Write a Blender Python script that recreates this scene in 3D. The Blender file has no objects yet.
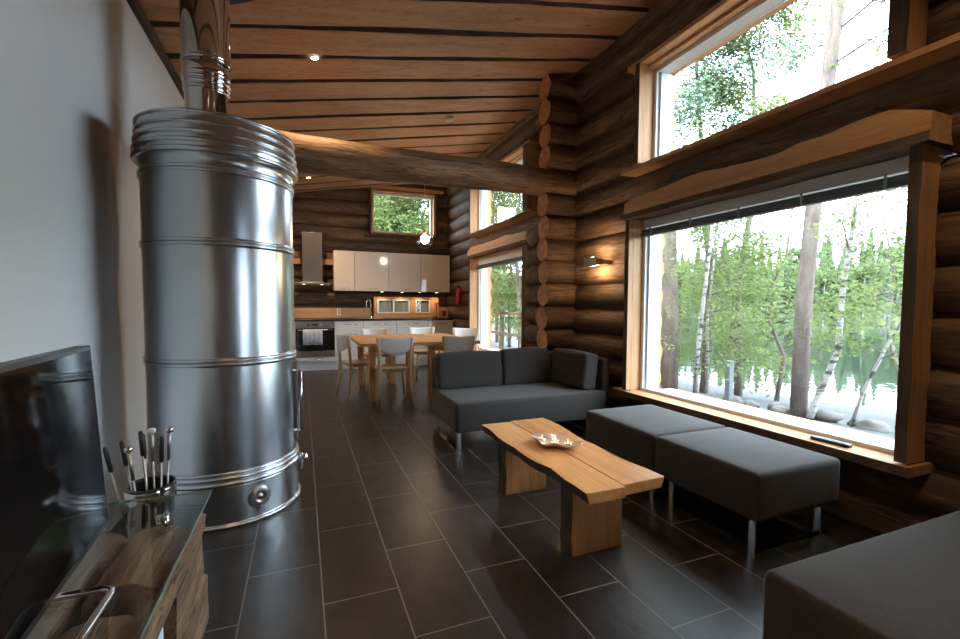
import bpy, math, random
import numpy as np
from mathutils import Vector, Matrix, noise
R = math.radians
C = bpy.context.scene.collection
SC = bpy.context.scene

# ------------------------------------------------------------------ camera
H = 1.2
yaw, pitch, roll = R(21.74), R(2.9), R(.26)
F = Vector((math.sin(yaw)*math.cos(pitch), math.cos(yaw)*math.cos(pitch), -math.sin(pitch)))
Rt = Vector((math.cos(yaw), -math.sin(yaw), 0)); U = Rt.cross(F)
R2 = Rt*math.cos(roll)+U*math.sin(roll); U2 = U*math.cos(roll)-Rt*math.sin(roll)
cam = bpy.data.cameras.new('camera'); cam_o = bpy.data.objects.new('camera', cam); C.objects.link(cam_o)
m = Matrix.Identity(4)
for i in range(3):
    m[i][0] = R2[i]; m[i][1] = U2[i]; m[i][2] = -F[i]
m[2][3] = H
cam_o.matrix_world = m
cam.sensor_width = 36; cam.lens = 446/960*36; cam.shift_y = 7.5/960; cam.clip_start = .02; cam.clip_end = 600
SC.camera = cam_o

# ------------------------------------------------------------------ world, exposure
w = bpy.data.worlds.new('overcast_sky'); SC.world = w; w.use_nodes = True
nt = w.node_tree; nt.nodes.clear()
o_ = nt.nodes.new('ShaderNodeOutputWorld'); b_ = nt.nodes.new('ShaderNodeBackground')
b_.inputs[0].default_value = (.72, .855, 1, 1); b_.inputs[1].default_value = 14.5
nt.links.new(b_.outputs[0], o_.inputs[0])
SC.view_settings.view_transform = 'Standard'; SC.view_settings.look = 'None'
SC.view_settings.gamma = 1; SC.view_settings.exposure = 0.0; SC.view_settings.use_curve_mapping = False
try:
    SC.cycles.use_denoising = True; SC.cycles.denoiser = 'OPENIMAGEDENOISE'
    SC.cycles.max_bounces = 10; SC.cycles.diffuse_bounces = 5; SC.cycles.glossy_bounces = 5
    SC.cycles.transparent_max_bounces = 16; SC.cycles.sample_clamp_indirect = 6
    SC.cycles.caustics_reflective = False; SC.cycles.caustics_refractive = False
except Exception: pass

def lamp(name, kind, loc, watts, col, size=.05, rot=None, spot=None, parent=None, blend=.5):
    l = bpy.data.lights.new(name, kind); l.energy = watts; l.color = col
    if kind == 'AREA': l.size = size
    else: l.shadow_soft_size = size
    if kind == 'SPOT': l.spot_size = R(spot); l.spot_blend = blend
    o = bpy.data.objects.new(name, l); C.objects.link(o)
    if parent: o.parent = parent; o.location = Vector(loc)-Vector(parent.location)
    else: o.location = loc
    if rot: o.rotation_euler = rot
    return o
WARM = (1, .70, .40)

# ------------------------------------------------------------------ materials
def newmat(name):
    m = bpy.data.materials.new(name); m.use_nodes = True
    return m, m.node_tree, m.node_tree.nodes['Principled BSDF']
def mat(name, col, rough=.5, metal=0, bump=0, bscale=200, spec=None, coat=0, emit=None, estr=0, var=0, vscale=4):
    m, nt, p = newmat(name)
    p.inputs['Base Color'].default_value = (*col, 1); p.inputs['Roughness'].default_value = rough
    p.inputs['Metallic'].default_value = metal
    if spec is not None: p.inputs['Specular IOR Level'].default_value = spec
    if coat: p.inputs['Coat Weight'].default_value = coat; p.inputs['Coat Roughness'].default_value = .02
    if emit: p.inputs['Emission Color'].default_value = (*emit, 1); p.inputs['Emission Strength'].default_value = estr
    tc = nt.nodes.new('ShaderNodeTexCoord')
    if bump:
        n = nt.nodes.new('ShaderNodeTexNoise'); n.inputs['Scale'].default_value = bscale; n.inputs['Detail'].default_value = 3
        b = nt.nodes.new('ShaderNodeBump'); b.inputs['Strength'].default_value = bump; b.inputs['Distance'].default_value = .01
        nt.links.new(tc.outputs['Object'], n.inputs['Vector']); nt.links.new(n.outputs['Fac'], b.inputs['Height'])
        nt.links.new(b.outputs[0], p.inputs['Normal'])
    if var:
        n = nt.nodes.new('ShaderNodeTexNoise'); n.inputs['Scale'].default_value = vscale; n.inputs['Detail'].default_value = 6
        r = nt.nodes.new('ShaderNodeValToRGB')
        r.color_ramp.elements[0].position = .3; r.color_ramp.elements[1].position = .7
        r.color_ramp.elements[0].color = (*[c*(1-var) for c in col], 1); r.color_ramp.elements[1].color = (*[min(1, c*(1+var)) for c in col], 1)
        nt.links.new(tc.outputs['Object'], n.inputs['Vector']); nt.links.new(n.outputs['Fac'], r.inputs[0])
        nt.links.new(r.outputs[0], p.inputs['Base Color'])
    return m
def wood(name, axis, cols, rough=.6, stretch=.05, scale=14, fine=.5, bump=.35, tint=False, knots=True, crack=0, kdark=.35):
    """wood whose grain runs along axis 0/1/2; cols = dark, mid, light"""
    m, nt, p = newmat(name); N = nt.nodes.new; L = nt.links.new
    tc = N('ShaderNodeTexCoord'); mp = N('ShaderNodeMapping')
    s = [1, 1, 1]; s[axis] = stretch; mp.inputs['Scale'].default_value = s
    L(tc.outputs['Object'], mp.inputs['Vector'])
    n1 = N('ShaderNodeTexNoise'); n1.inputs['Scale'].default_value = scale; n1.inputs['Detail'].default_value = 6; n1.inputs['Roughness'].default_value = .6
    n1.inputs['Distortion'].default_value = .6
    n2 = N('ShaderNodeTexNoise'); n2.inputs['Scale'].default_value = scale*9; n2.inputs['Detail'].default_value = 4
    L(mp.outputs[0], n1.inputs['Vector']); L(mp.outputs[0], n2.inputs['Vector'])
    mx = N('ShaderNodeMix'); mx.data_type = 'FLOAT'; mx.inputs[0].default_value = fine*.6
    L(n1.outputs['Fac'], mx.inputs[2]); L(n2.outputs['Fac'], mx.inputs[3])
    cr = N('ShaderNodeValToRGB'); e = cr.color_ramp.elements
    e[0].position = .32; e[1].position = .68; e[0].color = (*cols[0], 1); e[1].color = (*cols[2], 1)
    k = e.new(.5); k.color = (*cols[1], 1)
    L(mx.outputs[0], cr.inputs[0]); out = cr.outputs[0]
    if crack:
        n3 = N('ShaderNodeTexNoise'); n3.inputs['Scale'].default_value = scale*1.6; n3.inputs['Detail'].default_value = 3
        mp3 = N('ShaderNodeMapping'); s3 = [1, 1, 1]; s3[axis] = stretch*.5; mp3.inputs['Scale'].default_value = s3; mp3.inputs['Location'].default_value = (3, 5, 7)
        L(tc.outputs['Object'], mp3.inputs['Vector']); L(mp3.outputs[0], n3.inputs['Vector'])
        r3 = N('ShaderNodeValToRGB'); a = r3.color_ramp.elements; a[0].position = .485; a[1].position = .515; a[0].color = a[1].color = (1, 1, 1, 1)
        z = a.new(.5); z.color = (1-crack, 1-crack, 1-crack, 1)
        L(n3.outputs['Fac'], r3.inputs[0])
        mu = N('ShaderNodeMix'); mu.data_type = 'RGBA'; mu.blend_type = 'MULTIPLY'; mu.inputs[0].default_value = 1
        L(out, mu.inputs[6]); L(r3.outputs[0], mu.inputs[7]); out = mu.outputs[2]
    if knots:
        v = N('ShaderNodeTexVoronoi'); v.inputs['Scale'].default_value = 3.2
        mp2 = N('ShaderNodeMapping'); s2 = [1, 1, 1]; s2[axis] = .45; mp2.inputs['Scale'].default_value = s2
        L(tc.outputs['Object'], mp2.inputs['Vector']); L(mp2.outputs[0], v.inputs['Vector'])
        r2 = N('ShaderNodeValToRGB'); a = r2.color_ramp.elements; a[0].position = .03; a[1].position = .075
        a[0].color = (kdark, kdark*.8, kdark*.6, 1); a[1].color = (1, 1, 1, 1)
        L(v.outputs['Distance'], r2.inputs[0])
        mu = N('ShaderNodeMix'); mu.data_type = 'RGBA'; mu.blend_type = 'MULTIPLY'; mu.inputs[0].default_value = .85
        L(out, mu.inputs[6]); L(r2.outputs[0], mu.inputs[7]); out = mu.outputs[2]
    if tint:
        at = N('ShaderNodeAttribute'); at.attribute_name = 'tint'
        mu = N('ShaderNodeMix'); mu.data_type = 'RGBA'; mu.blend_type = 'MULTIPLY'; mu.inputs[0].default_value = 1
        L(out, mu.inputs[6]); L(at.outputs['Color'], mu.inputs[7]); out = mu.outputs[2]
    L(out, p.inputs['Base Color'])
    b = N('ShaderNodeBump'); b.inputs['Strength'].default_value = bump; b.inputs['Distance'].default_value = .01
    L(mx.outputs[0], b.inputs['Height']); L(b.outputs[0], p.inputs['Normal'])
    p.inputs['Roughness'].default_value = rough
    return m
LOGC = ((.032, .018, .010), (.135, .078, .042), (.30, .19, .108))
PINE = ((.40, .19, .075), (.56, .31, .145), (.68, .42, .22))
TBL = ((.52, .215, .07), (.70, .345, .125), (.80, .46, .20))
BARK = ((.035, .022, .014), (.09, .058, .036), (.16, .10, .06))
OLD = ((.06, .034, .018), (.20, .118, .064), (.38, .25, .155))
M = {}
for ax, n in ((0, 'x'), (1, 'y'), (2, 'z')):
    M['log_'+n] = wood('weathered_log_'+n, ax, LOGC, .72, .11, 7, .55, .8, tint=True, crack=.8)
    M['pine_'+n] = wood('pine_'+n, ax, PINE, .55, .06, 12)
M['logend'] = mat('sawn_log_end', (.50, .25, .10), .75, bump=.3, bscale=60, var=.35, vscale=18)
M['logend_grey'] = mat('grey_log_end', (.26, .17, .11), .8, bump=.3, bscale=60, var=.35, vscale=18)
M['bark_y'] = wood('bark_y', 1, BARK, .85, .2, 14, .5, .8)
M['bark_x'] = wood('bark_x', 0, BARK, .85, .2, 14, .5, .8)
M['bark_z'] = wood('bark_z', 2, BARK, .85, .2, 14, .5, .8)
M['ceil'] = wood('ceiling_pine', 0, ((.42, .20, .10), (.60, .335, .185), (.68, .42, .255)), .55, .05, 8, .5, .35, crack=.35)
M['table_y'] = wood('table_pine_y', 1, TBL, .38, .05, 11, .5, .15)
M['table_z'] = wood('table_pine_z', 2, ((.42, .165, .05), (.60, .275, .095), (.70, .37, .15)), .42, .05, 11, .5, .15)
M['table_x'] = wood('table_pine_x', 0, TBL, .42, .05, 11, .5, .15)
M['old_y'] = wood('old_timber_y', 1, OLD, .75, .10, 16, .55, .9, crack=.8)
M['birch'] = wood('birch_ply', 2, ((.52, .33, .17), (.63, .42, .24), (.70, .49, .30)), .45, .06, 16, .4, .05, knots=False)
M['white_wood'] = mat('white_painted_wood', (.74, .71, .66), .35)
M['plaster'] = mat('white_plaster', (.87, .865, .85), .85, bump=.08, bscale=90)
M['frame_white'] = mat('white_window_paint', (.80, .83, .85), .35)
M['white_gloss'] = mat('white_gloss_front', (.84, .81, .77), .12, coat=.6)
M['cream_gloss'] = mat('cream_gloss_front', (.80, .72, .65), .10, coat=.7)
M['plinth'] = mat('white_plinth', (.70, .69, .67), .4)
M['counter'] = mat('dark_worktop', (.035, .028, .025), .22, var=.4, vscale=60)
M['steel'] = mat('brushed_steel', (.42, .38, .35), .34, 1)
M['chrome'] = mat('chrome', (.80, .80, .80), .10, 1)
M['black'] = mat('black_plastic', (.012, .012, .013), .3)
M['screen'] = mat('black_screen', (.004, .004, .005), .05, spec=.3)
M['screen'].node_tree.nodes['Principled BSDF'].inputs['IOR'].default_value = 1.22
M['ovenglass'] = mat('black_oven_glass', (.012, .011, .010), .06)
M['grey_paint'] = mat('dark_grey_paint', (.05, .052, .055), .5)
M['sconce'] = mat('grey_aluminium', (.30, .29, .28), .4, .6)
M['red'] = mat('red_paint', (.55, .02, .02), .35)
M['white_plastic'] = mat('white_plastic', (.8, .8, .78), .4)
M['wax'] = mat('white_wax', (.85, .8, .74), .4, emit=(1, .6, .35), estr=.25)
M['flame'] = mat('flame', (1, .6, .2), .5, emit=(1, .55, .2), estr=5)
M['bulb'] = mat('lit_bulb', (1, .9, .8), .5, emit=(1, .78, .52), estr=125)
M['spotlit'] = mat('lit_spot', (1, .9, .8), .5, emit=(1, .82, .58), estr=18)
M['silver'] = mat('hammered_silver', (.82, .74, .72), .3, .45, bump=.25, bscale=40)
M['blind'] = mat('grey_blind', (.10, .10, .105), .45)
M['curtain'] = mat('white_lace', (.30, .33, .36), .8, var=.25, vscale=60)
M['paper'] = mat('white_book', (.75, .74, .76), .5)
M['purple'] = mat('purple_print', (.30, .10, .22), .5)
M['copper'] = mat('copper', (.75, .38, .2), .25, 1)
M['rock'] = mat('pale_rock', (.11, .098, .087), .85, bump=.6, bscale=8, var=.25, vscale=3)
M['towel'] = mat('pale_towel', (.62, .62, .66), .9, var=.25, vscale=40, bump=.3, bscale=120)
M['bollard'] = mat('grey_post', (.14, .155, .165), .5)

# brushed galvanised metal of the stove
def galv(name, col, rough, aniso):
    m, nt, p = newmat(name); N = nt.nodes.new; L = nt.links.new
    p.inputs['Metallic'].default_value = 1; p.inputs['Roughness'].default_value = rough
    tc = N('ShaderNodeTexCoord'); n = N('ShaderNodeTexNoise'); n.inputs['Scale'].default_value = 3; n.inputs['Detail'].default_value = 5
    r = N('ShaderNodeValToRGB'); e = r.color_ramp.elements; e[0].position = .3; e[1].position = .7
    e[0].color = (*[c*.92 for c in col], 1); e[1].color = (*col, 1)
    L(tc.outputs['Object'], n.inputs['Vector']); L(n.outputs['Fac'], r.inputs[0]); L(r.outputs[0], p.inputs['Base Color'])
    mp = N('ShaderNodeMapping'); mp.inputs['Scale'].default_value = (1, 1, .35)
    n2 = N('ShaderNodeTexNoise'); n2.inputs['Scale'].default_value = 7; n2.inputs['Detail'].default_value = 2
    b = N('ShaderNodeBump'); b.inputs['Strength'].default_value = .12; b.inputs['Distance'].default_value = .02
    L(tc.outputs['Object'], mp.inputs['Vector']); L(mp.outputs[0], n2.inputs['Vector']); L(n2.outputs['Fac'], b.inputs['Height']); L(b.outputs[0], p.inputs['Normal'])
    return m
M['galv'] = galv('galvanised_steel', (.66, .70, .73), .27, 0)
M['pipe'] = galv('polished_pipe', (.78, .76, .74), .07, 0)

def fabric(name, a, b):
    m, nt, p = newmat(name); N = nt.nodes.new; L = nt.links.new
    tc = N('ShaderNodeTexCoord')
    n = N('ShaderNodeTexNoise'); n.inputs['Scale'].default_value = 420; n.inputs['Detail'].default_value = 2
    r = N('ShaderNodeValToRGB'); e = r.color_ramp.elements; e[0].position = .38; e[1].position = .62; e[0].color = (*a, 1); e[1].color = (*b, 1)
    bp = N('ShaderNodeBump'); bp.inputs['Strength'].default_value = .25; bp.inputs['Distance'].default_value = .002
    L(tc.outputs['Object'], n.inputs['Vector']); L(n.outputs['Fac'], r.inputs[0]); L(r.outputs[0], p.inputs['Base Color'])
    L(n.outputs['Fac'], bp.inputs['Height']); L(bp.outputs[0], p.inputs['Normal'])
    p.inputs['Roughness'].default_value = .9
    p.inputs['Sheen Weight'].default_value = .15; p.inputs['Sheen Roughness'].default_value = .5
    return m
M['fabric'] = fabric('charcoal_fabric', (.0135, .0105, .0085), (.038, .031, .0265))

def glassmat(name, tint=(1, 1, 1), f0=.04, rough=0.0, boost=1.0):
    """thin clear sheet: straight-through transmission plus a Schlick mirror reflection from either side"""
    m = bpy.data.materials.new(name); m.use_nodes = True; nt = m.node_tree; nt.nodes.clear(); N = nt.nodes.new; L = nt.links.new
    o = N('ShaderNodeOutputMaterial'); t = N('ShaderNodeBsdfTransparent'); g = N('ShaderNodeBsdfGlossy'); f = N('ShaderNodeLayerWeight'); mx = N('ShaderNodeMixShader')
    t.inputs[0].default_value = (*tint, 1); g.inputs['Roughness'].default_value = rough; f.inputs[0].default_value = .5
    pw = N('ShaderNodeMath'); pw.operation = 'POWER'; pw.inputs[1].default_value = 5
    mt = N('ShaderNodeMath'); mt.operation = 'MULTIPLY_ADD'; mt.inputs[1].default_value = (1-f0)*boost; mt.inputs[2].default_value = f0*boost; mt.use_clamp = True
    L(f.outputs['Facing'], pw.inputs[0]); L(pw.outputs[0], mt.inputs[0]); L(mt.outputs[0], mx.inputs[0])
    L(t.outputs[0], mx.inputs[1]); L(g.outputs[0], mx.inputs[2]); L(mx.outputs[0], o.inputs[0])
    return m
M['glass'] = glassmat('window_glass', (.97, .985, .98))
M['tglass'] = glassmat('table_glass', (.93, .965, .95), .045, 0, 1.3)
M['gedge'] = mat('glass_edge', (.20, .34, .29), .15)
M['globe'] = glassmat('lamp_glass', (.96, .93, .90), .08, .02, 1.6)

# slate floor tiles
def floor_mat():
    m, nt, p = newmat('slate_tiles'); N = nt.nodes.new; L = nt.links.new
    tc = N('ShaderNodeTexCoord'); sp = N('ShaderNodeSeparateXYZ'); L(tc.outputs['Object'], sp.inputs[0])
    a = N('ShaderNodeMath'); a.operation = 'ADD'; a.inputs[1].default_value = .3048+61*.6096
    b = N('ShaderNodeMath'); b.operation = 'ADD'; b.inputs[1].default_value = -.062+.3*200
    L(sp.outputs[1], a.inputs[0]); L(sp.outputs[0], b.inputs[0])
    cb = N('ShaderNodeCombineXYZ'); L(a.outputs[0], cb.inputs[0]); L(b.outputs[0], cb.inputs[1])
    br = N('ShaderNodeTexBrick'); br.inputs['Scale'].default_value = 1; br.inputs['Brick Width'].default_value = .6096
    br.inputs['Row Height'].default_value = .3; br.inputs['Mortar Size'].default_value = .003; br.inputs['Mortar Smooth'].default_value = .15
    br.inputs['Color1'].default_value = (.30, .30, .30, 1); br.inputs['Color2'].default_value = (.7, .7, .7, 1)
    L(cb.outputs[0], br.inputs['Vector'])
    n = N('ShaderNodeTexNoise'); n.inputs['Scale'].default_value = 7; n.inputs['Detail'].default_value = 8; n.inputs['Roughness'].default_value = .62
    L(tc.outputs['Object'], n.inputs['Vector'])
    mp = N('ShaderNodeMapping'); mp.inputs['Scale'].default_value = (1, .35, 1); L(tc.outputs['Object'], mp.inputs['Vector'])
    n2 = N('ShaderNodeTexNoise'); n2.inputs['Scale'].default_value = 22; n2.inputs['Detail'].default_value = 5; L(mp.outputs[0], n2.inputs['Vector'])
    r = N('ShaderNodeValToRGB'); e = r.color_ramp.elements; e[0].position = .3; e[1].position = .7
    e[0].color = (.015, .0125, .012, 1); e[1].color = (.040, .034, .032, 1)
    L(n.outputs['Fac'], r.inputs[0])
    mu = N('ShaderNodeMix'); mu.data_type = 'RGBA'; mu.blend_type = 'MULTIPLY'; mu.inputs[0].default_value = .5
    L(r.outputs[0], mu.inputs[6]); L(br.outputs['Color'], mu.inputs[7])
    mg = N('ShaderNodeMix'); mg.data_type = 'RGBA'; mg.inputs[7].default_value = (.20, .178, .16, 1)
    L(br.outputs['Fac'], mg.inputs[0]); L(mu.outputs[2], mg.inputs[6]); L(mg.outputs[2], p.inputs['Base Color'])
    rr = N('ShaderNodeMapRange'); rr.inputs[3].default_value = .26; rr.inputs[4].default_value = .42; p.inputs['Specular IOR Level'].default_value = .62
    L(n2.outputs['Fac'], rr.inputs[0]); L(rr.outputs[0], p.inputs['Roughness'])
    mi = N('ShaderNodeMath'); mi.operation = 'MULTIPLY_ADD'; mi.inputs[1].default_value = -1.2
    ad = N('ShaderNodeMath'); ad.operation = 'ADD'; L(n.outputs['Fac'], ad.inputs[0]); L(n2.outputs['Fac'], ad.inputs[1])
    L(br.outputs['Fac'], mi.inputs[0]); L(ad.outputs[0], mi.inputs[2])
    bp = N('ShaderNodeBump'); bp.inputs['Strength'].default_value = .35; bp.inputs['Distance'].default_value = .004
    L(mi.outputs[0], bp.inputs['Height']); L(bp.outputs[0], p.inputs['Normal'])
    return m
M['floor'] = floor_mat()

def leafmat(name, a, b, trans=.35):
    m = bpy.data.materials.new(name); m.use_nodes = True; nt = m.node_tree; nt.nodes.clear(); N = nt.nodes.new; L = nt.links.new
    o = N('ShaderNodeOutputMaterial'); d = N('ShaderNodeBsdfDiffuse'); t = N('ShaderNodeBsdfTranslucent'); mx = N('ShaderNodeMixShader'); mx.inputs[0].default_value = trans
    tc = N('ShaderNodeTexCoord'); n = N('ShaderNodeTexNoise'); n.inputs['Scale'].default_value = 1.3; n.inputs['Detail'].default_value = 5
    r = N('ShaderNodeValToRGB'); e = r.color_ramp.elements; e[0].position = .35; e[1].position = .65; e[0].color = (*a, 1); e[1].color = (*b, 1)
    L(tc.outputs['Object'], n.inputs['Vector']); L(n.outputs['Fac'], r.inputs[0])
    L(r.outputs[0], d.inputs[0]); L(r.outputs[0], t.inputs[0]); L(d.outputs[0], mx.inputs[1]); L(t.outputs[0], mx.inputs[2]); L(mx.outputs[0], o.inputs[0])
    return m
M['leaf'] = leafmat('birch_leaves', (.125, .17, .055), (.25, .30, .115))
M['leaf_far'] = leafmat('far_leaves', (.10, .14, .06), (.185, .225, .105))  # distance haze put into the leaf colour as a slightly desaturated green
M['leaf_fir'] = leafmat('fir_needles', (.085, .12, .06), (.14, .18, .085), .15)
M['needle'] = leafmat('pine_needles', (.10, .16, .10), (.19, .26, .15), .2)
def birch_bark():
    m, nt, p = newmat('birch_bark'); N = nt.nodes.new; L = nt.links.new
    tc = N('ShaderNodeTexCoord'); mp = N('ShaderNodeMapping'); mp.inputs['Scale'].default_value = (1, 1, 3)
    n = N('ShaderNodeTexNoise'); n.inputs['Scale'].default_value = 5; n.inputs['Detail'].default_value = 5
    r = N('ShaderNodeValToRGB'); e = r.color_ramp.elements; e[0].position = .40; e[1].position = .50; e[0].color = (.06, .05, .045, 1); e[1].color = (.42, .39, .36, 1)
    L(tc.outputs['Object'], mp.inputs['Vector']); L(mp.outputs[0], n.inputs['Vector']); L(n.outputs['Fac'], r.inputs[0]); L(r.outputs[0], p.inputs['Base Color'])
    p.inputs['Roughness'].default_value = .8
    return m
M['birch_bark'] = birch_bark()
M['pine_bark'] = wood('pine_trunk_bark', 2, ((.09, .065, .053), (.19, .142, .12), (.29, .225, .19)), .9, .25, 14, .5, .9, knots=False)
def ground_mat():
    m, nt, p = newmat('gravel_and_grass'); N = nt.nodes.new; L = nt.links.new
    tc = N('ShaderNodeTexCoord'); n = N('ShaderNodeTexNoise'); n.inputs['Scale'].default_value = .7; n.inputs['Detail'].default_value = 8
    r = N('ShaderNodeValToRGB'); e = r.color_ramp.elements; e[0].position = .42; e[1].position = .58; e[0].color = (.23, .22, .20, 1); e[1].color = (.12, .16, .06, 1)
    L(tc.outputs['Object'], n.inputs['Vector']); L(n.outputs['Fac'], r.inputs[0]); L(r.outputs[0], p.inputs['Base Color']); p.inputs['Roughness'].default_value = .95
    return m
M['ground'] = ground_mat()
M['patio'] = mat('grey_gravel', (.065, .063, .06), .9, bump=.5, bscale=60, var=.25, vscale=9)
M['hill'] = mat('forest_floor', (.06, .09, .035), .95, var=.4, vscale=.3)
def water():
    m, nt, p = newmat('lake_water'); N = nt.nodes.new; L = nt.links.new
    p.inputs['Base Color'].default_value = (.02, .03, .025, 1); p.inputs['Roughness'].default_value = .03; p.inputs['IOR'].default_value = 1.33
    p.inputs['Specular IOR Level'].default_value = 1.0
    tc = N('ShaderNodeTexCoord'); n = N('ShaderNodeTexNoise'); n.inputs['Scale'].default_value = 1.6; n.inputs['Detail'].default_value = 3
    b = N('ShaderNodeBump'); b.inputs['Strength'].default_value = .12; b.inputs['Distance'].default_value = .05
    L(tc.outputs['Object'], n.inputs['Vector']); L(n.outputs['Fac'], b.inputs['Height']); L(b.outputs[0], p.inputs['Normal'])
    return m
M['water'] = water()

# ------------------------------------------------------------------ mesh builder
class MB:
    def __init__(s): s.v = []; s.f = []; s.m = []; s.t = []; s.tint = 1.0
    def add(s, vs, fs, mi=0):
        o = len(s.v); s.v += [tuple(v) for v in vs]; s.t += [s.tint]*len(vs)
        for i, f in enumerate(fs):
            s.f.append([o+k for k in f]); s.m.append(mi[i] if isinstance(mi, (list, tuple)) else mi)
        return s
    def box(s, x0, x1, y0, y1, z0, z1, mi=0, rot=0):
        vs = [(x, y, z) for z in (z0, z1) for y in (y0, y1) for x in (x0, x1)]
        if rot:
            cx, cy = (x0+x1)/2, (y0+y1)/2; c, sn = math.cos(rot), math.sin(rot)
            vs = [(cx+(x-cx)*c-(y-cy)*sn, cy+(x-cx)*sn+(y-cy)*c, z) for x, y, z in vs]
        return s.add(vs, [(0, 2, 3, 1), (4, 5, 7, 6), (0, 1, 5, 4), (2, 6, 7, 3), (0, 4, 6, 2), (1, 3, 7, 5)], mi)
    def tube(s, pts, r, seg=12, mi=0, cap=True, capmi=None):
        pts = [Vector(p) for p in pts]; n = len(pts); rs = r if isinstance(r, (list, tuple)) else [r]*n
        vs = []; up = None
        for i, p in enumerate(pts):
            d = (pts[min(i+1, n-1)]-pts[max(i-1, 0)]).normalized()
            if up is None: up = d.orthogonal().normalized()
            a = (up-d*up.dot(d)).normalized(); up = a; b = d.cross(a)
            for k in range(seg):
                t = 2*math.pi*k/seg; vs.append(p+(a*math.cos(t)+b*math.sin(t))*rs[i])
        fs = [(i*seg+k, i*seg+(k+1) % seg, (i+1)*seg+(k+1) % seg, (i+1)*seg+k) for i in range(n-1) for k in range(seg)]
        s.add(vs, fs, mi)
        if cap:
            o = len(s.v)-len(vs)
            s.f.append([o+k for k in range(seg)][::-1]); s.m.append(mi if capmi is None else capmi)
            s.f.append([o+(n-1)*seg+k for k in range(seg)]); s.m.append(mi if capmi is None else capmi)
        return s
    def lathe(s, prof, c=(0, 0), seg=48, mi=0, a0=0, a1=2*math.pi):
        """prof: list of (r, z)"""
        pr = []
        for i, p in enumerate(prof):
            if i and math.hypot(p[0]-prof[i-1][0], p[1]-prof[i-1][1]) > .09:
                q = prof[i-1]; l = math.hypot(p[0]-q[0], p[1]-q[1]); e = .006/l
                pr += [(q[0]+(p[0]-q[0])*e, q[1]+(p[1]-q[1])*e), (q[0]+(p[0]-q[0])*(1-e), q[1]+(p[1]-q[1])*(1-e))]
            pr.append(p)
        prof = pr; full = abs(a1-a0-2*math.pi) < 1e-6; cols = seg if full else seg+1; vs = []
        for r, z in prof:
            for k in range(cols):
                t = a0+(a1-a0)*k/seg; vs.append((c[0]+r*math.cos(t), c[1]+r*math.sin(t), z))
        fs = []
        for i in range(len(prof)-1):
            for k in range(seg):
                k2 = (k+1) % cols
                fs.append((i*cols+k, i*cols+k2, (i+1)*cols+k2, (i+1)*cols+k))
        return s.add(vs, fs, mi)
    def prism(s, poly, z0, z1, mi=0, smi=None, bmi=None):
        n = len(poly); vs = [(x, y, z0) for x, y in poly]+[(x, y, z1) for x, y in poly]
        fs = [tuple(range(n))[::-1], tuple(range(n, 2*n))]+[(k, (k+1) % n, n+(k+1) % n, n+k) for k in range(n)]
        return s.add(vs, fs, [mi if bmi is None else bmi, mi]+[mi if smi is None else smi]*n)
    def xform(s, mt, start=0):
        for i in range(start, len(s.v)): s.v[i] = tuple(mt @ Vector(s.v[i]))
        return s
    def build(s, name, mats, parent=None, smooth=False, local=False, bevel=0, seg=2, loc=None, tint=False):
        me = bpy.data.meshes.new(name); mats = mats if isinstance(mats, (list, tuple)) else [mats]
        v = np.array(s.v, dtype=float)
        if local or parent is not None and False: off = np.zeros(3)
        elif parent is not None: off = np.array(parent_world(parent))
        elif loc is not None: off = np.array(loc)
        else: off = np.array([(v[:, 0].min()+v[:, 0].max())/2, (v[:, 1].min()+v[:, 1].max())/2, v[:, 2].min()])
        if local: off = np.zeros(3)
        me.from_pydata((v-off).tolist(), [], s.f)
        for x in mats: me.materials.append(x)
        me.polygons.foreach_set('material_index', s.m)
        if smooth:
            me.polygons.foreach_set('use_smooth', [len(f) <= 4 for f in s.f])
        if tint:
            a = me.color_attributes.new('tint', 'FLOAT_COLOR', 'POINT')
            t = np.array([x if isinstance(x, tuple) else (x, x, x, 1) for x in s.t], dtype=np.float32); a.data.foreach_set('color', t.ravel())
        o = bpy.data.objects.new(name, me); C.objects.link(o)
        if parent is not None: o.parent = parent
        elif not local: o.location = off
        if bevel:
            bm = o.modifiers.new('bevel', 'BEVEL'); bm.width = bevel; bm.segments = seg; bm.limit_method = 'ANGLE'; bm.angle_limit = R(35)
            me.polygons.foreach_set('use_smooth', [True]*len(me.polygons))
            if hasattr(bm, 'harden_normals'): bm.harden_normals = True
        return o
def parent_world(p):
    v = Vector((0, 0, 0))
    while p is not None: v += Vector(p.location); p = p.parent
    return v
def tag(o, label, cat, group=None, kind=None):
    if label: o['label'] = label
    if cat: o['category'] = cat
    if group: o['group'] = group
    if kind: o['kind'] = kind
    return o
def thing(name, loc, label, cat, group=None):
    o = bpy.data.objects.new(name, None); C.objects.link(o); o.location = loc; o.empty_display_size = .1
    return tag(o, label, cat, group)
def struct(mb, name, mats, parent=None, **k):
    o = mb.build(name, mats, parent, **k)
    if parent is None: o['kind'] = 'structure'
    return o
def dup(root, loc, rz=0, label=None, group=None, scale=None):
    r = root.copy(); C.objects.link(r); r.location = loc; r.rotation_euler = (0, 0, rz)
    if scale: r.scale = (scale,)*3
    if label: r['label'] = label
    if group: r['group'] = group
    for ch in list(root.children):
        c = ch.copy(); C.objects.link(c); c.parent = r
        for g in list(ch.children):
            d = g.copy(); C.objects.link(d); d.parent = c
    return r
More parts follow.
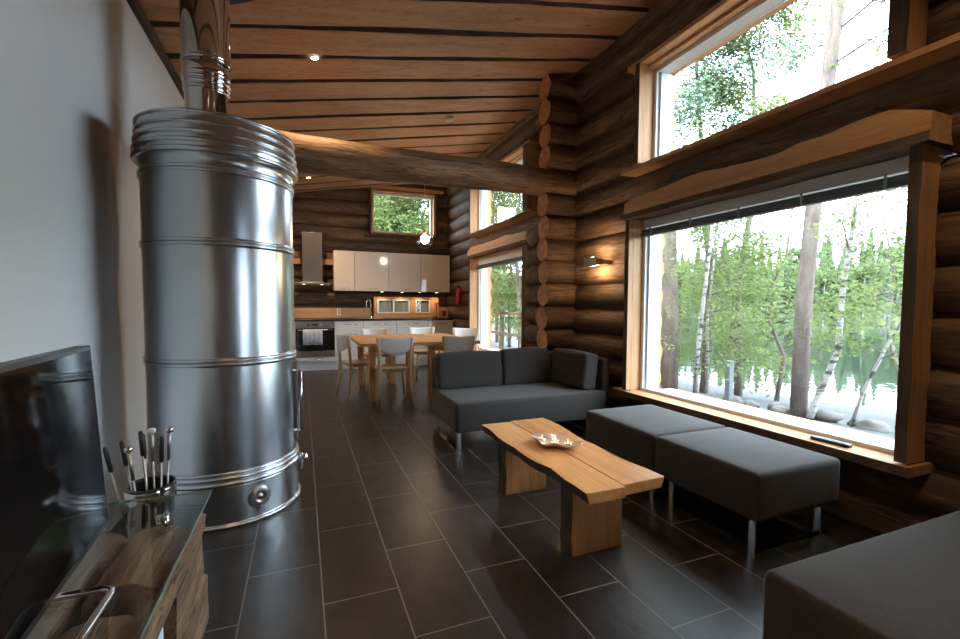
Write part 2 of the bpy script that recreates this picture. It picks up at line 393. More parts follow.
def rbox(x0, x1, y0, y1, z0, z1, bulge=0, n=10, rad=.03, pinch=0):
    """soft upholstered block: rounded edges and slightly bulged faces"""
    mb = MB(); cx, cy, cz = (x0+x1)/2, (y0+y1)/2, (z0+z1)/2; hx, hy, hz = (x1-x0)/2, (y1-y0)/2, (z1-z0)/2
    def grid(h, r):
        e = [-h, -h+r*.13, -h+r*.5, -h+r]; mid = [(-h+r)+(2*h-2*r)*k/n for k in range(1, n)]
        return e+mid+[-a for a in reversed(e)]
    gx, gy, gz = grid(hx, rad), grid(hy, rad), grid(hz, rad); idx = {}; vs = []
    def pt(a, b, c):
        k = (round(a, 6), round(b, 6), round(c, 6))
        if k in idx: return idx[k]
        q = Vector((max(-hx+rad, min(hx-rad, a)), max(-hy+rad, min(hy-rad, b)), max(-hz+rad, min(hz-rad, c))))
        d = Vector((a, b, c))-q
        p = q+d.normalized()*rad if d.length > 1e-9 else Vector((a, b, c))
        ux, uy, uz = a/hx, b/hy, c/hz
        fx, fy, fz = 1-ux*ux, 1-uy*uy, 1-uz*uz
        p += Vector((ux*fy*fz, uy*fx*fz, uz*fx*fy))*bulge
        if pinch: p -= Vector((ux*uy*uy, uy*ux*ux, 0))*0
        idx[k] = len(vs); vs.append((p.x+cx, p.y+cy, p.z+cz)); return idx[k]
    fs = []
    for A, B, fn, s in ((gx, gy, lambda a, b: pt(a, b, hz), 1), (gx, gy, lambda a, b: pt(a, b, -hz), -1), (gx, gz, lambda a, b: pt(a, -hy, b), 1),
                        (gx, gz, lambda a, b: pt(a, hy, b), -1), (gy, gz, lambda a, b: pt(hx, a, b), 1), (gy, gz, lambda a, b: pt(-hx, a, b), -1)):
        for i in range(len(A)-1):
            for j in range(len(B)-1):
                f = [fn(A[i], B[j]), fn(A[i+1], B[j]), fn(A[i+1], B[j+1]), fn(A[i], B[j+1])]
                fs.append(f if s > 0 else f[::-1])
    return mb.add(vs, fs)

# ------------------------------------------------------------------ logs
def nz(*p): return noise.noise(Vector(p))
def log(mb, ax, a0, a1, u, z, r, seed=0, hole=None, step=.12, seg=22, wob=.012, bow=.012, em=1, endr=.75):
    """log along axis ax (0: x, 1: y) from a0 to a1; u the other coordinate; hole list of (a,b,z0,z1) the surface may not enter"""
    n = max(2, int((a1-a0)/step)); vs = []
    g = .62+.62*random.Random(seed*7+3).random(); h = random.Random(seed*13+5).random()
    mb.tint = (g, g*(.93+.1*h), g*(.86+.2*h), 1)
    st = [a0+(a1-a0)*i/n for i in range(n+1)]
    for e in (a0, a1):                       # soft arris at both ends
        st.append(e+(.012 if e == a0 else -.012))
    st = sorted(st)
    for a in st:
        du = nz(a*.5, seed*3.1, 0)*bow; dz = nz(a*.5, seed*3.1, 9)*bow
        rr = r*(1+.05*nz(a*.35, seed*1.7, 4)); k0 = .93 if a in (a0, a1) else 1
        for k in range(seg):
            t = 2*math.pi*k/seg
            q = (rr+wob*nz(a*2.2, math.cos(t)*1.6+seed, math.sin(t)*1.6)+.5*wob*nz(a*7, math.cos(t)*4+seed, math.sin(t)*4))*k0
            U_ = u+du+q*math.cos(t); Z_ = z+dz+q*math.sin(t)
            if hole:
                for (h0, h1, z0, z1) in hole:
                    if h0-.02 < a < h1+.02 and z0 < Z_ < z1 and not (z0-.02 < z < z1+.02): Z_ = z0 if z < (z0+z1)/2 else z1
            vs.append((a, U_, Z_) if ax == 0 else (U_, a, Z_))
    m_ = len(st)
    fs = [(i*seg+k, i*seg+(k+1) % seg, (i+1)*seg+(k+1) % seg, (i+1)*seg+k) for i in range(m_-1) for k in range(seg)]
    if ax == 1: fs = [f[::-1] for f in fs]
    fs += [tuple(range(seg)), tuple((m_-1)*seg+k for k in range(seg))]
    mb.add(vs, fs, [0]*(len(fs)-2)+[em, em]); mb.tint = 1.0
CS = .2525
def logwall(name, ax, a0, a1, u, z0, zmax, holes, r=.15, seed=0, zfn=None):
    mb = MB(); z = z0; k = 0
    while z < zmax:
        segs = [(a0, a1)]
        for (h0, h1, b0, b1) in holes:
            if b0-.02 < z < b1+.02:
                ns = []
                for s0, s1 in segs:
                    if h1 <= s0 or h0 >= s1: ns.append((s0, s1)); continue
                    if h0 > s0: ns.append((s0, h0))
                    if h1 < s1: ns.append((h1, s1))
                segs = ns
        for s0, s1 in segs:
            if zfn:
                s0, s1 = zfn(z, s0, s1)
                if s1-s0 < .2: continue
            log(mb, ax, s0, s1, u, z, r, seed+k, holes)
        z += CS; k += 1
    return struct(mb, name, [M['log_x' if ax == 0 else 'log_y'], M['logend']], smooth=True, tint=True)

WX = 2.95; WL = -.955; YB = -3.2; YK = 9.0
def ceilz(x): return 3.298+.172*x
# openings in the right wall: (y0,y1,z0,z1)
OP = [(1.22, 3.22, .40, 2.0), (1.33, 3.13, 2.40, 3.24), (5.24, 7.24, .40, 2.0), (5.24, 7.24, 2.40, 3.24), (-2.1, -.7, .40, 2.0)]  # last opening is unseen, added behind the viewer to brighten the white wall
logwall('wall_right', 1, YB, YK+.1, WX+.03, .02, 3.9, OP, .146, 10)
KOP = [(1.28, 2.57, 2.59, 3.44)]
logwall('wall_kitchen', 0, WL, WX+.15, YK+.15, .035, 3.95, KOP, .15, 60, zfn=lambda z, a, b: (max(a, (z-.12-3.298)/.172), b))
# rear wall behind the viewer
logwall('wall_rear', 0, WL, WX+.15, YB-.1, .035, 3.95, [], .15, 90, zfn=lambda z, a, b: (max(a, (z-.12-3.298)/.172), b))
mb = MB(); mb.box(WL-.12, WL, YB-.2, YK+.3, -.02, ceilz(WL)-.02); struct(mb, 'wall_left', M['plaster'])
mb = MB(); mb.box(WL-.2, WX+.2, YB-.3, YK+.4, -.08, 0); struct(mb, 'floor', M['floor'], loc=(0, 0, 0))

# ceiling: waney-edged boards over a dark lath
mb = MB()
def cpt(x, y, d): return (x, y, ceilz(x)-d)
x0, x1 = WL-.1, WX+.25
vs = [cpt(x0, YB-.3, 0), cpt(x1, YB-.3, 0), cpt(x1, YK+.4, 0), cpt(x0, YK+.4, 0)]
mb.add(vs+[(a, b, c+.12) for a, b, c in vs], [(0, 1, 2, 3), (7, 6, 5, 4), (0, 4, 5, 1), (1, 5, 6, 2), (2, 6, 7, 3), (3, 7, 4, 0)], 1)
BS = .432; y = 3.72-BS*17; k = 0; NX = 44
while y < YK+.2:
    vs = []; k += 1
    for i in range(NX+1):
        x = x0+(x1-x0)*i/NX
        yy = y-.04*(x+.1); e0 = yy+.034+.026*nz(x*.9, k*3.3, 1)+.012*nz(x*4, k, 5); e1 = yy+BS-.034+.026*nz(x*.8, k*5.1, 7)+.008*nz(x*4, k, 9)
        vs += [cpt(x, e0-.018, .0), cpt(x, e0, .032), cpt(x, e0+.02, .036), cpt(x, e1-.02, .036), cpt(x, e1, .032), cpt(x, e1+.018, .0)]
    fs = []; ms = []
    for i in range(NX):
        for j in range(5):
            a = i*6+j; fs.append((a, a+1, a+7, a+6)); ms.append(1 if j in (0, 4) else 0)
    mb.add(vs, fs, ms); y += BS
struct(mb, 'ceiling', [M['ceil'], M['bark_x']], loc=(0, 0, 0))

# ------------------------------------------------------------------ divider: log stubs where the short wall crosses
mb = MB(); k = 0; z = 2.56-CS*10
while z < 3.72:
    if abs(z-2.56) > .01:
        log(mb, 0, 2.505+.03*nz(k*1.7, 3, 1), WX+.1, 4.40, z, .136, 200+k, em=1, wob=.016, bow=.03)
    if k < 9: log(mb, 1, 4.60+.03*nz(k*2.7, 8, 1), 5.06, 2.745, 2.055-.2446*(8-k), .124, 240+k, em=2)
    z += CS; k += 1
struct(mb, 'wall_divider', [M['log_x'], M['logend'], M['logend_grey']], smooth=True, tint=True)
# tie beam
mb = MB(); mb.tint = 1
log(mb, 0, WL-.02, 2.98, 4.40, 2.555, .165, 300, wob=.014, bow=.03)
for i, v in enumerate(mb.v):
    s = 1.06-.05*(v[0]+1); mb.v[i] = (v[0], 4.40+(v[1]-4.40)*s, 2.555+(v[2]-2.555)*s)
mb.t = [(1.6, 1.5, 1.35, 1)]*len(mb.t)
o = mb.build('ceiling_beam', [M['log_x'], M['logend']], smooth=True, tint=True)
tag(o, 'long round log beam crossing the room above the stove and sofa', 'beam')
# pine trim along the top of the white wall
mb = MB(); n = 60; vs = []
for i in range(n+1):
    y = YB+(YK-YB)*i/n; e = .012*nz(y*2, 4, 4); d = .01*nz(y*2, 9, 4)
    z = ceilz(WL)-.02
    vs += [(WL, y, z-.10+e), (WL+.028, y, z-.095+e), (WL+.032+d, y, z-.03), (WL, y, z-.03)]
fs = []; ms = []
for i in range(n):
    for j in range(4): a = i*4; fs.append((a+j, a+(j+1) % 4, a+4+(j+1) % 4, a+4+j)); ms.append(0)
mb.add(vs, fs, ms); struct(mb, 'trim_1', M['bark_y'], loc=(0, 0, 0))

# ------------------------------------------------------------------ windows
def wavy(y0, y1, n, amp, seed, base):
    return [(y0+(y1-y0)*i/n, base+amp*nz(i*2.6/ (n/8), seed, 3)+amp*.4*nz(i*.9, seed, 8)) for i in range(n+1)]
def window_set(idx, y0, y1, z0, z1, blind=True, casing=True, far_only=False):
    """window in the right wall; root empty at the sill centre"""
    root = bpy.data.objects.new('window_%d' % idx, None); C.objects.link(root); root.location = (WX, (y0+y1)/2, z0); root['kind'] = 'structure'
    # pine reveal lining
    mb = MB(); t = .02
    mb.box(2.74, 3.07, y0, y0+t, z0, z1, 0); mb.box(2.74, 3.07, y1-t, y1, z0, z1, 0)
    mb.build('jamb', M['pine_z'], root)
    mb = MB(); mb.box(2.78, 3.07, y0+t, y1-t, z1-t, z1, 0); mb.box(2.78, 3.22, y0+t, y1-t, z0, z0+t, 0)
    mb.build('head_and_sill_lining', M['pine_y'], root)
    a, b, c, d = y0+t, y1-t, z0+t, z1-t; fx0, fx1 = 2.84, 2.97; f = .035
    mb = MB(); mb.box(fx0, fx1, a, a+f, c, d); mb.box(fx0, fx1, b-f, b, c, d); mb.box(fx0, fx1, a+f, b-f, c, c+f); mb.box(fx0, fx1, a+f, b-f, d-(.10 if blind else f), d)
    mb.box(fx0+.03, fx1+.02, a+f, a+f+.02, c+f, d-f); mb.box(fx0+.03, fx1+.02, b-f-.02, b-f, c+f, d-f)
    fr = mb.build('window_frame', M['frame_white'], root, bevel=.005)
    mb = MB(); mb.box(2.945, 2.951, a+f, b-f, c+f, d-f); mb.build('pane', M['glass'], root)
    if blind:
        mb = MB(); zz = d-.118
        for k in range(5): mb.box(2.795, 2.837, a+.03, b-.03, zz-.006-k*.0065, zz-.003-k*.0065)
        mb.box(2.792, 2.838, a+.025, b-.025, zz-.060, zz-.036)
        bl = mb.build('venetian_blind', M['blind'], root)
        mb = MB()
        for k in range(5):
            yy = a+.15+(b-a-.3)*k/4; mb.box(2.788, 2.7915, yy-.006, yy+.006, zz-.062, zz+.015)
        mb.build('ladder_tape', M['sconce'], bl)
    return root
def casing(y0, y1, z0, z1, idx, right=True, wide=.02):
    for j, (a, b) in enumerate(((y1-.018, y1+.035), (y0-wide, y0+.03))):
        mb = MB(); n = 20; vs = []
        for i in range(n+1):
            z = z0+(z1-z0)*i/n; e = .014*nz(z*4, j*5+idx, 2)
            ya, yb = (a, b+e) if j == 0 else (a+e, b)
            vs += [(2.69, ya, z), (2.69, yb, z), (2.845, yb, z), (2.845, ya, z)]
        fs = []; ms = []
        for i in range(n):
            q = i*4
            for k, (u, v) in enumerate(((0, 1), (1, 2), (2, 3), (3, 0))):
                fs.append((q+u, q+v, q+4+v, q+4+u)); ms.append(1 if k == 0 else 0)
        fs += [(3, 2, 1, 0), (n*4, n*4+1, n*4+2, n*4+3)]; ms += [0, 0]
        mb.add(vs, fs, ms)
        struct(mb, 'trim_%d' % (idx+j), [M['pine_z'], M['bark_z']])
window_set(1, *OP[0]); window_set(2, *OP[1], blind=False); window_set(3, *OP[2]); window_set(4, *OP[3], blind=False); window_set(7, *OP[4])  # the last window is out of view, added for daylight on the plaster
casing(1.22, 3.22, .44, 2.0, 10); casing(1.33, 3.13, 2.42, 3.26, 12, wide=.05)
casing(5.24, 7.24, .44, 2.0, 14, wide=.10); casing(5.24, 7.24, 2.42, 3.26, 16, wide=.10); casing(-2.1, -.7, .44, 2.0, 18)
# sill shelves, lintel planks and the rails under the upper windows
def plank_y(name, y0, y1, X0, X1, zb, zt, mats, seed, amp_t=.0, amp_b=.0, droop=0, bevel=0, thick_bottom=False, fmi=0, bmi=0, tmi=0, chamfer=0):
    mb = MB(); n = 40; vs = []
    for i in range(n+1):
        s = i/n; y = y0+(y1-y0)*s
        ch = chamfer*max(0, 1-s*n/3)+chamfer*.7*max(0, 1-(1-s)*n/3)
        b = zb+amp_b*nz(y*2.2, seed, 1); t = zt+amp_t*nz(y*1.8, seed, 5)+amp_t*.4*nz(y*6, seed, 6)-ch
        w_ = .006*nz(y*3, seed, 11)
        vs += [(X0+w_, y, b), (X0+.006, y, t), (X1, y, t), (X1, y, b)]
    fs = []; ms = []
    for i in range(n):
        q = i*4
        for k, (u, v) in enumerate(((0, 1), (1, 2), (2, 3), (3, 0))):
            fs.append((q+v, q+u, q+4+u, q+4+v)); ms.append((fmi, tmi, 0, bmi)[k])
    fs += [(0, 1, 2, 3), (n*4+3, n*4+2, n*4+1, n*4)]; ms += [0, 0]
    mb.add(vs, fs, ms); return struct(mb, name, mats)
PB = [M['pine_y'], M['bark_y']]
plank_y('trim_20', 1.18, 3.38, 2.665, 2.90, .385, .43, PB, 1, fmi=1, amp_b=.01)           # sill shelf of big window
plank_y('trim_21', 1.165, 3.25, 2.665, 2.86, 1.995, 2.135, PB, 2, amp_t=.03, amp_b=.006, chamfer=.05)
plank_y('trim_22', 1.165, 3.30, 2.655, 2.86, 1.955, 2.002, PB, 3, amp_b=.008, fmi=1, bmi=1)
plank_y('trim_23', .6, 3.32, 2.68, 2.88, 2.365, 2.398, PB, 4, amp_t=.008, amp_b=.004)
plank_y('trim_24', 5.05, 7.40, 2.665, 2.90, .385, .43, PB, 5, fmi=1)
plank_y('trim_25', 5.03, 7.30, 2.665, 2.86, 2.02, 2.16, PB, 6, amp_t=.03, amp_b=.006, chamfer=.05)
plank_y('trim_26', 5.03, 7.34, 2.655, 2.86, 1.985, 2.032, PB, 7, amp_b=.008, fmi=1, bmi=1)
plank_y('trim_27', 5.0, 7.36, 2.68, 2.88, 2.365, 2.398, PB, 8, amp_t=.008, fmi=1)
plank_y('trim_28', 1.10, 3.28, 2.69, 2.88, 3.245, 3.285, PB, 9, amp_t=.01)
plank_y('trim_29', 5.1, 7.40, 2.69, 2.88, 3.245, 3.285, PB, 9, amp_t=.01)
# gable window in the kitchen wall
root = bpy.data.objects.new('window_5', None); C.objects.link(root); root.location = (1.925, 9.15, 2.6); root['kind'] = 'structure'
x0, x1, z0, z1 = KOP[0]
mb = MB(); mb.box(x0, x0+.03, 8.97, 9.32, z0, z1); mb.box(x1-.03, x1, 8.97, 9.32, z0, z1); mb.build('jamb', M['pine_z'], root)
mb = MB(); mb.box(x0+.03, x1-.03, 8.97, 9.32, z0, z0+.03); mb.box(x0+.03, x1-.03, 8.97, 9.32, z1-.03, z1); mb.build('head_and_sill_lining', M['pine_x'], root)
mb = MB(); a, b, c, d, f = x0+.03, x1-.03, z0+.03, z1-.03, .035
mb.box(a, a+f, 9.08, 9.16, c, d); mb.box(b-f, b, 9.08, 9.16, c, d); mb.box(a+f, b-f, 9.08, 9.16, c, c+f); mb.box(a+f, b-f, 9.08, 9.16, d-f, d)
mb.build('window_frame', M['frame_white'], root, bevel=.004)
mb = MB(); mb.box(a+f, b-f, 9.12, 9.126, c+f, d-f); mb.build('pane', M['glass'], root)
mb = MB(); mb.box(x0-.04, x0, 8.94, 9.05, z0-.03, z1+.02); struct(mb, 'trim_30', M['bark_z'], bevel=.004)
mb = MB(); mb.box(x1, x1+.05, 8.94, 9.05, z0-.03, z1+.02); struct(mb, 'trim_31', M['bark_z'], bevel=.004)
mb = MB(); mb.box(x0-.14, x1+.17, 8.93, 9.05, z1+.02, z1+.09); struct(mb, 'trim_32', M['pine_x'], bevel=.006)
mb = MB(); mb.box(x0-.14, x1+.17, 8.93, 9.05, z0-.08, z0-.03); struct(mb, 'trim_33', M['bark_x'], bevel=.006)
# ------------------------------------------------------------------ round metal stove
SX, SY = -.432, 3.04
st = thing('metal_clad_stove', (SX, SY, 0), 'tall round stove clad in galvanised sheet metal beside the white wall', 'stove')
def ring(r, z, h, out=.012):
    p = []
    for i in range(7):
        t = math.pi*i/6; p.append((r+out*math.sin(t), z+h*(1-math.cos(t))/2))
    return p
body = [(.386, .30), (.386, .868)]+ring(.387, .868, .020)+ring(.387, .889, .020)+[(.386, .911), (.386, 1.498)]+ring(.387, 1.498, .018, .010)+ring(.387, 1.517, .018, .010)+[(.386, 1.537), (.386, 1.87)]
mb = MB(); mb.lathe(body, (SX, SY), 96); mb.build('drum', M['galv'], st, smooth=True)
mb = MB(); base = [(.398, .0)]+ring(.398, .0, .022, .012)+[(.394, .024), (.394, .225)]+ring(.394, .225, .03, .016)+ring(.394, .256, .026, .010)+ring(.390, .283, .018, .006)+[(.386, .302)]
mb.lathe(base, (SX, SY), 96); mb.build('base_skirt', M['galv'], st, smooth=True)
top = [(.386, 1.868)]+ring(.387, 1.870, .016, .010)+ring(.387, 1.888, .016, .010)+[(.386, 1.906), (.386, 1.925), (.392, 1.945), (.406, 1.962)]+ring(.407, 1.962, .026, .014)+[(.407, 1.992), (.407, 2.004)]+ring(.407, 2.006, .024, .013)+[(.406, 2.034), (.405, 2.052)]+ring(.404, 2.054, .018, .010)+[(.402, 2.075), (.401, 2.10)]+ring(.400, 2.102, .014, .008)+[(.398, 2.118), (.397, 2.15)]+ring(.397, 2.152, .018, .009)+[(.394, 2.172), (.39, 2.174), (0, 2.174)]
mb = MB(); mb.lathe(top, (SX, SY), 96); mb.build('stepped_collar', M['galv'], st, smooth=True)
# soot door on the side towards the kitchen: frame and long handle
def on_drum(ang, r, z): return (SX+r*math.sin(ang), SY-r*math.cos(ang), z)
mb = MB(); A = R(92)
for (za, zb) in ((.38, .80),):
    vs = []
    for rr in (.388, .400):
        for aa in (A-.42, A+.42):
            vs += [on_drum(aa, rr, za), on_drum(aa, rr, zb)]
def arc_plate(mb, a0, a1, z0, z1, r0, r1, n=12, mi=0):
    vs = []
    for i in range(n+1):
        a = a0+(a1-a0)*i/n
        vs += [on_drum(a, r0, z0), on_drum(a, r1, z0), on_drum(a, r1, z1), on_drum(a, r0, z1)]
    fs = [(i*4+u, i*4+v, i*4+4+v, i*4+4+u) for i in range(n) for u, v in ((0, 1), (1, 2), (2, 3), (3, 0))]
    fs += [(3, 2, 1, 0), (n*4, n*4+1, n*4+2, n*4+3)]
    mb.add(vs, fs, mi)
mb = MB(); arc_plate(mb, R(80), R(140), .36, .84, .387, .398); d_ = mb.build('stove_door', M['steel'], st, smooth=False)
mb = MB(); p = [on_drum(R(78), .388, .42), on_drum(R(78), .425, .42), on_drum(R(78), .425, .79), on_drum(R(78), .388, .79)]
mb.tube(p, .011, 10); mb.build('handle', M['chrome'], d_, smooth=True)
mb = MB(); p = [on_drum(R(82), .40, .235), on_drum(R(82), .455, .235)]; mb.tube(p, .022, 12)
q = on_drum(R(82), .425, .235); mb.box(q[0]-.012, q[0]+.004, q[1]-.01, q[1]+.01, .165, .265); mb.build('latch', M['chrome'], st, smooth=True)
# round cleaning cap low on the front
ca = math.atan2(.195, .335)
cm = Matrix.Translation(on_drum(ca, .394, .135)) @ Matrix.Rotation(ca, 4, 'Z') @ Matrix.Rotation(R(90), 4, 'X')
mb = MB(); mb.lathe([(0, .016), (.012, .016), (.013, .008), (.022, .007), (.024, .012), (.034, .014), (.050, .010), (.062, .004), (.064, -.016), (0, -.016)], seg=32); mb.xform(cm)
cp = mb.build('cleaning_cap', M['steel'], st, smooth=True)
mb = MB(); mb.box(-.011, .011, -.003, .003, .016, .021); mb.xform(cm); mb.build('slot_grip', M['grey_paint'], cp)
mb = MB()  # small wire eyelet standing on the rim beside the flue
PX, PY = -.492, 3.04
mb.tube([(PX+.15+.035*math.cos(t), PY-.02, 2.222+.035*math.sin(t)) for t in [i*math.pi/8 for i in range(17)]], .004, 8, cap=False)
mb.box(PX+.148, PX+.152, PY-.024, PY-.016, 2.172, 2.190); mb.build('lifting_eye', M['steel'], st, smooth=True)
fl = thing('flue_pipe', (PX, PY, 2.174), 'shiny steel flue pipe rising from the stove to the ceiling', 'pipe')
mb = MB(); prof = [(.112, 2.174), (.112, 2.40)]+ring(.113, 2.40, .02, .006)+ring(.113, 2.425, .02, .006)+[(.116, 2.45)]+ring(.118, 2.45, .02, .006)+ring(.119, 2.475, .02, .006)+[(.121, 2.50), (.122, 2.56)]+ring(.122, 2.56, .016, .005)+[(.124, 2.58), (.125, ceilz(PX)+.02)]
mb.lathe(prof, (PX, PY), 64); mb.build('pipe', M['pipe'], fl, smooth=True)
mb = MB(); mb.lathe([(.127, 0), (.40, 0), (.40, .012), (.127, .012)], (0, 0), 64)
mb.xform(Matrix.Translation((PX, PY+.02, ceilz(PX)-.055)) @ Matrix.Rotation(-math.atan(.172), 4, 'Y')); mb.build('ceiling_plate', M['grey_paint'], fl)

# ------------------------------------------------------------------ television on a log bench under a glass shelf
tv = thing('television', (-.60, 1.05, .515), 'black flat television standing on the glass shelf', 'television')
def tvx(z): return -.53-.05*(z-.56)
mb = MB(); Y0, Y1, z0, z1 = .66, 1.575, .56, 1.08
vs = [(tvx(z)+dx, y, z) for z in (z0, z1) for y in (Y0, Y1) for dx in (-.035, 0)]
mb.add(vs, [(0, 2, 3, 1), (4, 5, 7, 6), (0, 1, 5, 4), (2, 6, 7, 3), (0, 4, 6, 2), (1, 3, 7, 5)]); TVR = Matrix.Translation((-.53, 1.575, 0)) @ Matrix.Rotation(R(4), 4, 'Z') @ Matrix.Translation((.53, -1.575, 0)); mb.xform(TVR); mb.build('casing', M['black'], tv, bevel=.004)
mb = MB(); e = .012
vs = [(tvx(z)+dx, y, z) for z in (z0+.02, z1-e) for y in (Y0+e, Y1-e) for dx in (0, .0015)]
mb.add(vs, [(0, 2, 3, 1), (4, 5, 7, 6), (0, 1, 5, 4), (2, 6, 7, 3), (0, 4, 6, 2), (1, 3, 7, 5)]); mb.xform(TVR); mb.build('screen', M['screen'], tv)
mb = MB(); pts = []
xa, xb, ya, yb = -.72, -.428, .80, 1.292
for cx, cy, s0 in ((xb-.03, yb-.03, 0), (xa+.03, yb-.03, 90), (xa+.03, ya+.03, 180), (xb-.03, ya+.03, 270)):
    for k in range(5):
        t = R(s0+k*22.5); pts.append((cx+.03*math.cos(t), cy+.03*math.sin(t), .517))
pts.append(pts[0]); mb.tube(pts, .0085, 10, cap=False)
mb.tube([(-.60, 1.1, .517), (-.56, 1.1, .60)], .018, 10); mb.tube([(xa, 1.1, .517), (xb, 1.1, .517)], .008, 8)
mb.build('foot', M['chrome'], tv, smooth=True)
gs = thing('glass_shelf', (-.64, 1.2, .494), 'clear glass shelf carrying the television above the log bench', 'shelf')
mb = MB(); mb.box(-.94, -.322, .35, 1.885, .498, .506, [0, 0, 1, 1, 1, 1]); mb.build('glass_plate', [M['tglass'], M['gedge']], gs)
for xx in (-.86, -.44):
    for yy in (.5, 1.74):
        mb = MB(); mb.lathe([(0, .437), (.02, .437), (.02, .4975), (0, .4975)], (xx, yy), 20); mb.build('spacer', M['chrome'], gs, smooth=True)
bn = thing('log_bench', (-.64, 1.1, 0), 'low bench of old grey split timbers under the glass shelf', 'bench')
def timber(x0, x1, y0, y1, z0, z1, seed, round_top=True):
    mb = MB(); n = 26; vs = []; prof = []
    w_, h = x1-x0, z1-z0
    if round_top:
        for k in range(11):
            t = math.pi*k/10; prof.append((x0+w_/2-math.cos(t)*w_/2, z0+h*.45+math.sin(t)*h*.55))
        prof += [(x1, z0), (x0, z0)]
    else: prof = [(x0, z1-.01), (x0+.012, z1), ((x0+x1)/2, z1), (x1-.012, z1), (x1, z1-.012), (x1, z0+h/2), (x1, z0), (x0, z0)]
    P_ = len(prof)
    for i in range(n+1):
        y = y0+(y1-y0)*i/n
        for j, (x, z) in enumerate(prof):
            a = nz(y*3, j*.7+seed, 2)*.008+nz(y*11, j*1.7+seed, 2)*.003
            vs.append((x+(a if j < P_-2 else 0), y+(.012*nz(j*.9, seed, i) if i in (0, n) else 0), z+(a if j < P_-2 else 0)))
    fs = [(i*P_+j, i*P_+(j+1) % P_, (i+1)*P_+(j+1) % P_, (i+1)*P_+j) for i in range(n) for j in range(P_)]
    fs += [tuple(range(P_))[::-1], tuple(n*P_+j for j in range(P_))]
    mb.add(vs, fs); return mb
for k, (a, b, ya, yy) in enumerate(((-.555, -.372, 1.44, 1.80), (-.56, -.372, .3, 1.31), (-.75, -.565, .3, 1.82), (-.94, -.76, .3, 1.79))):
    timber(a, b, ya, yy, .355, .434, k*3+1).build('timber', M['old_y'], bn, smooth=True)
timber(-.368, -.338, .3, 1.845, .385, .440, 51, False).build('side_board', M['old_y'], bn)
timber(-.55, -.342, 1.44, 1.82, .24, .383, 57, False).build('end_block', M['old_y'], bn)
timber(-.94, -.328, .3, 1.80, .07, .238, 21, False).build('lower_timber', M['old_y'], bn)
for yy in (.45, 1.60):
    timber(-.90, -.57 if yy > 1 else -.40, yy, yy+.13, .238, .352, 31+yy, False).build('block', M['old_y'], bn)
for yy in (.42, 1.5):
    timber(-.92, -.36, yy, yy+.14, .0, .07, 41+yy, False).build('foot', M['old_y'], bn)
bk = thing('book', (-.39, 1.33, .242), 'white book with a purple back cover lying in the log bench opening', 'book')
mb = MB(); mb.box(-.47, -.350, 1.14, 1.36, .243, .248); mb.build('cover', M['purple'], bk)
mb = MB(); mb.box(-.468, -.351, 1.142, 1.358, .248, .350); mb.build('pages', M['paper'], bk, bevel=.002)
# tool bucket behind the bench
BX, BY = -.555, 2.05
bu = thing('tool_bucket', (BX, BY, 0), 'dark round bucket with a shiny rim between stove and log bench', 'bucket')
mb = MB(); mb.lathe([(0, 0), (.066, 0), (.068, .01), (.076, .44)], (BX, BY), 40); mb.lathe([(.0, .02), (.062, .02), (.074, .50), (.08, .503), (.0835, .497)], (BX, BY), 40, 0); mb.build('body', M['black'], bu, smooth=True)
mb = MB(); mb.lathe([(.077, .438), (.081, .44), (.083, .485), (.0815, .490)], (BX, BY), 40); mb.build('rim_band', M['chrome'], bu, smooth=True)
tools = [((-.03, -.02), (-.135, -.02, .665), 'black'), ((-.02, .03), (-.095, .02, .672), 'black'), ((.0, -.04), (-.06, -.03, .66), 'chrome'), ((.01, .02), (-.04, .04, .70), 'black'), ((-.01, .04), (-.035, .05, .685), 'black'),
         ((.02, .0), (.0, .03, .71), 'chrome'), ((.04, .02), (.066, .0, .715), 'chrome'), ((.03, -.02), (.045, -.02, .685), 'black')]
tl = ['leftmost black-handled skewer leaning out of the bucket', 'black-handled skewer second from left in the bucket', 'short steel-knobbed skewer at the front of the bucket', 'tallest black-handled skewer in the middle of the bucket',
      'black-handled skewer just right of the bucket middle', 'brush with a pale round knob at the back of the bucket', 'tall steel poker leaning right in the bucket', 'black-handled skewer beside the steel poker on the right']
for i, ((bx, by), (tx, ty, tz), kind) in enumerate(tools):
    a = Vector((BX+bx*.7, BY+by*.7, .05)); b = Vector((BX+tx, BY+ty, tz)); d = (b-a).normalized()
    t = thing('skewer' if i not in (5, 6) else ('brush' if i == 5 else 'poker'), a, tl[i], 'fire tool', 'fire tools in the bucket')
    mb = MB(); mb.tube([a, b-d*.06], .0035, 8); mb.build('rod', M['steel'], t, smooth=True)
    if kind == 'black': mb = MB(); mb.tube([b-d*.10, b-d*.095, b-d*.01, b], [.005, .008, .008, .005], 10); mb.build('grip', M['black'], t, smooth=True)
    else:
        mb = MB(); mb.tube([b-d*.13, b-d*.02], .006, 10); mb.build('grip', M['steel'], t, smooth=True)
        mb = MB(); mb.tube([b-d*.022, b-d*.018, b-d*.004, b], [.006, .014, .014, .008], 12); mb.build('knob', M['white_plastic'] if i == 5 else M['chrome'], t, smooth=True)

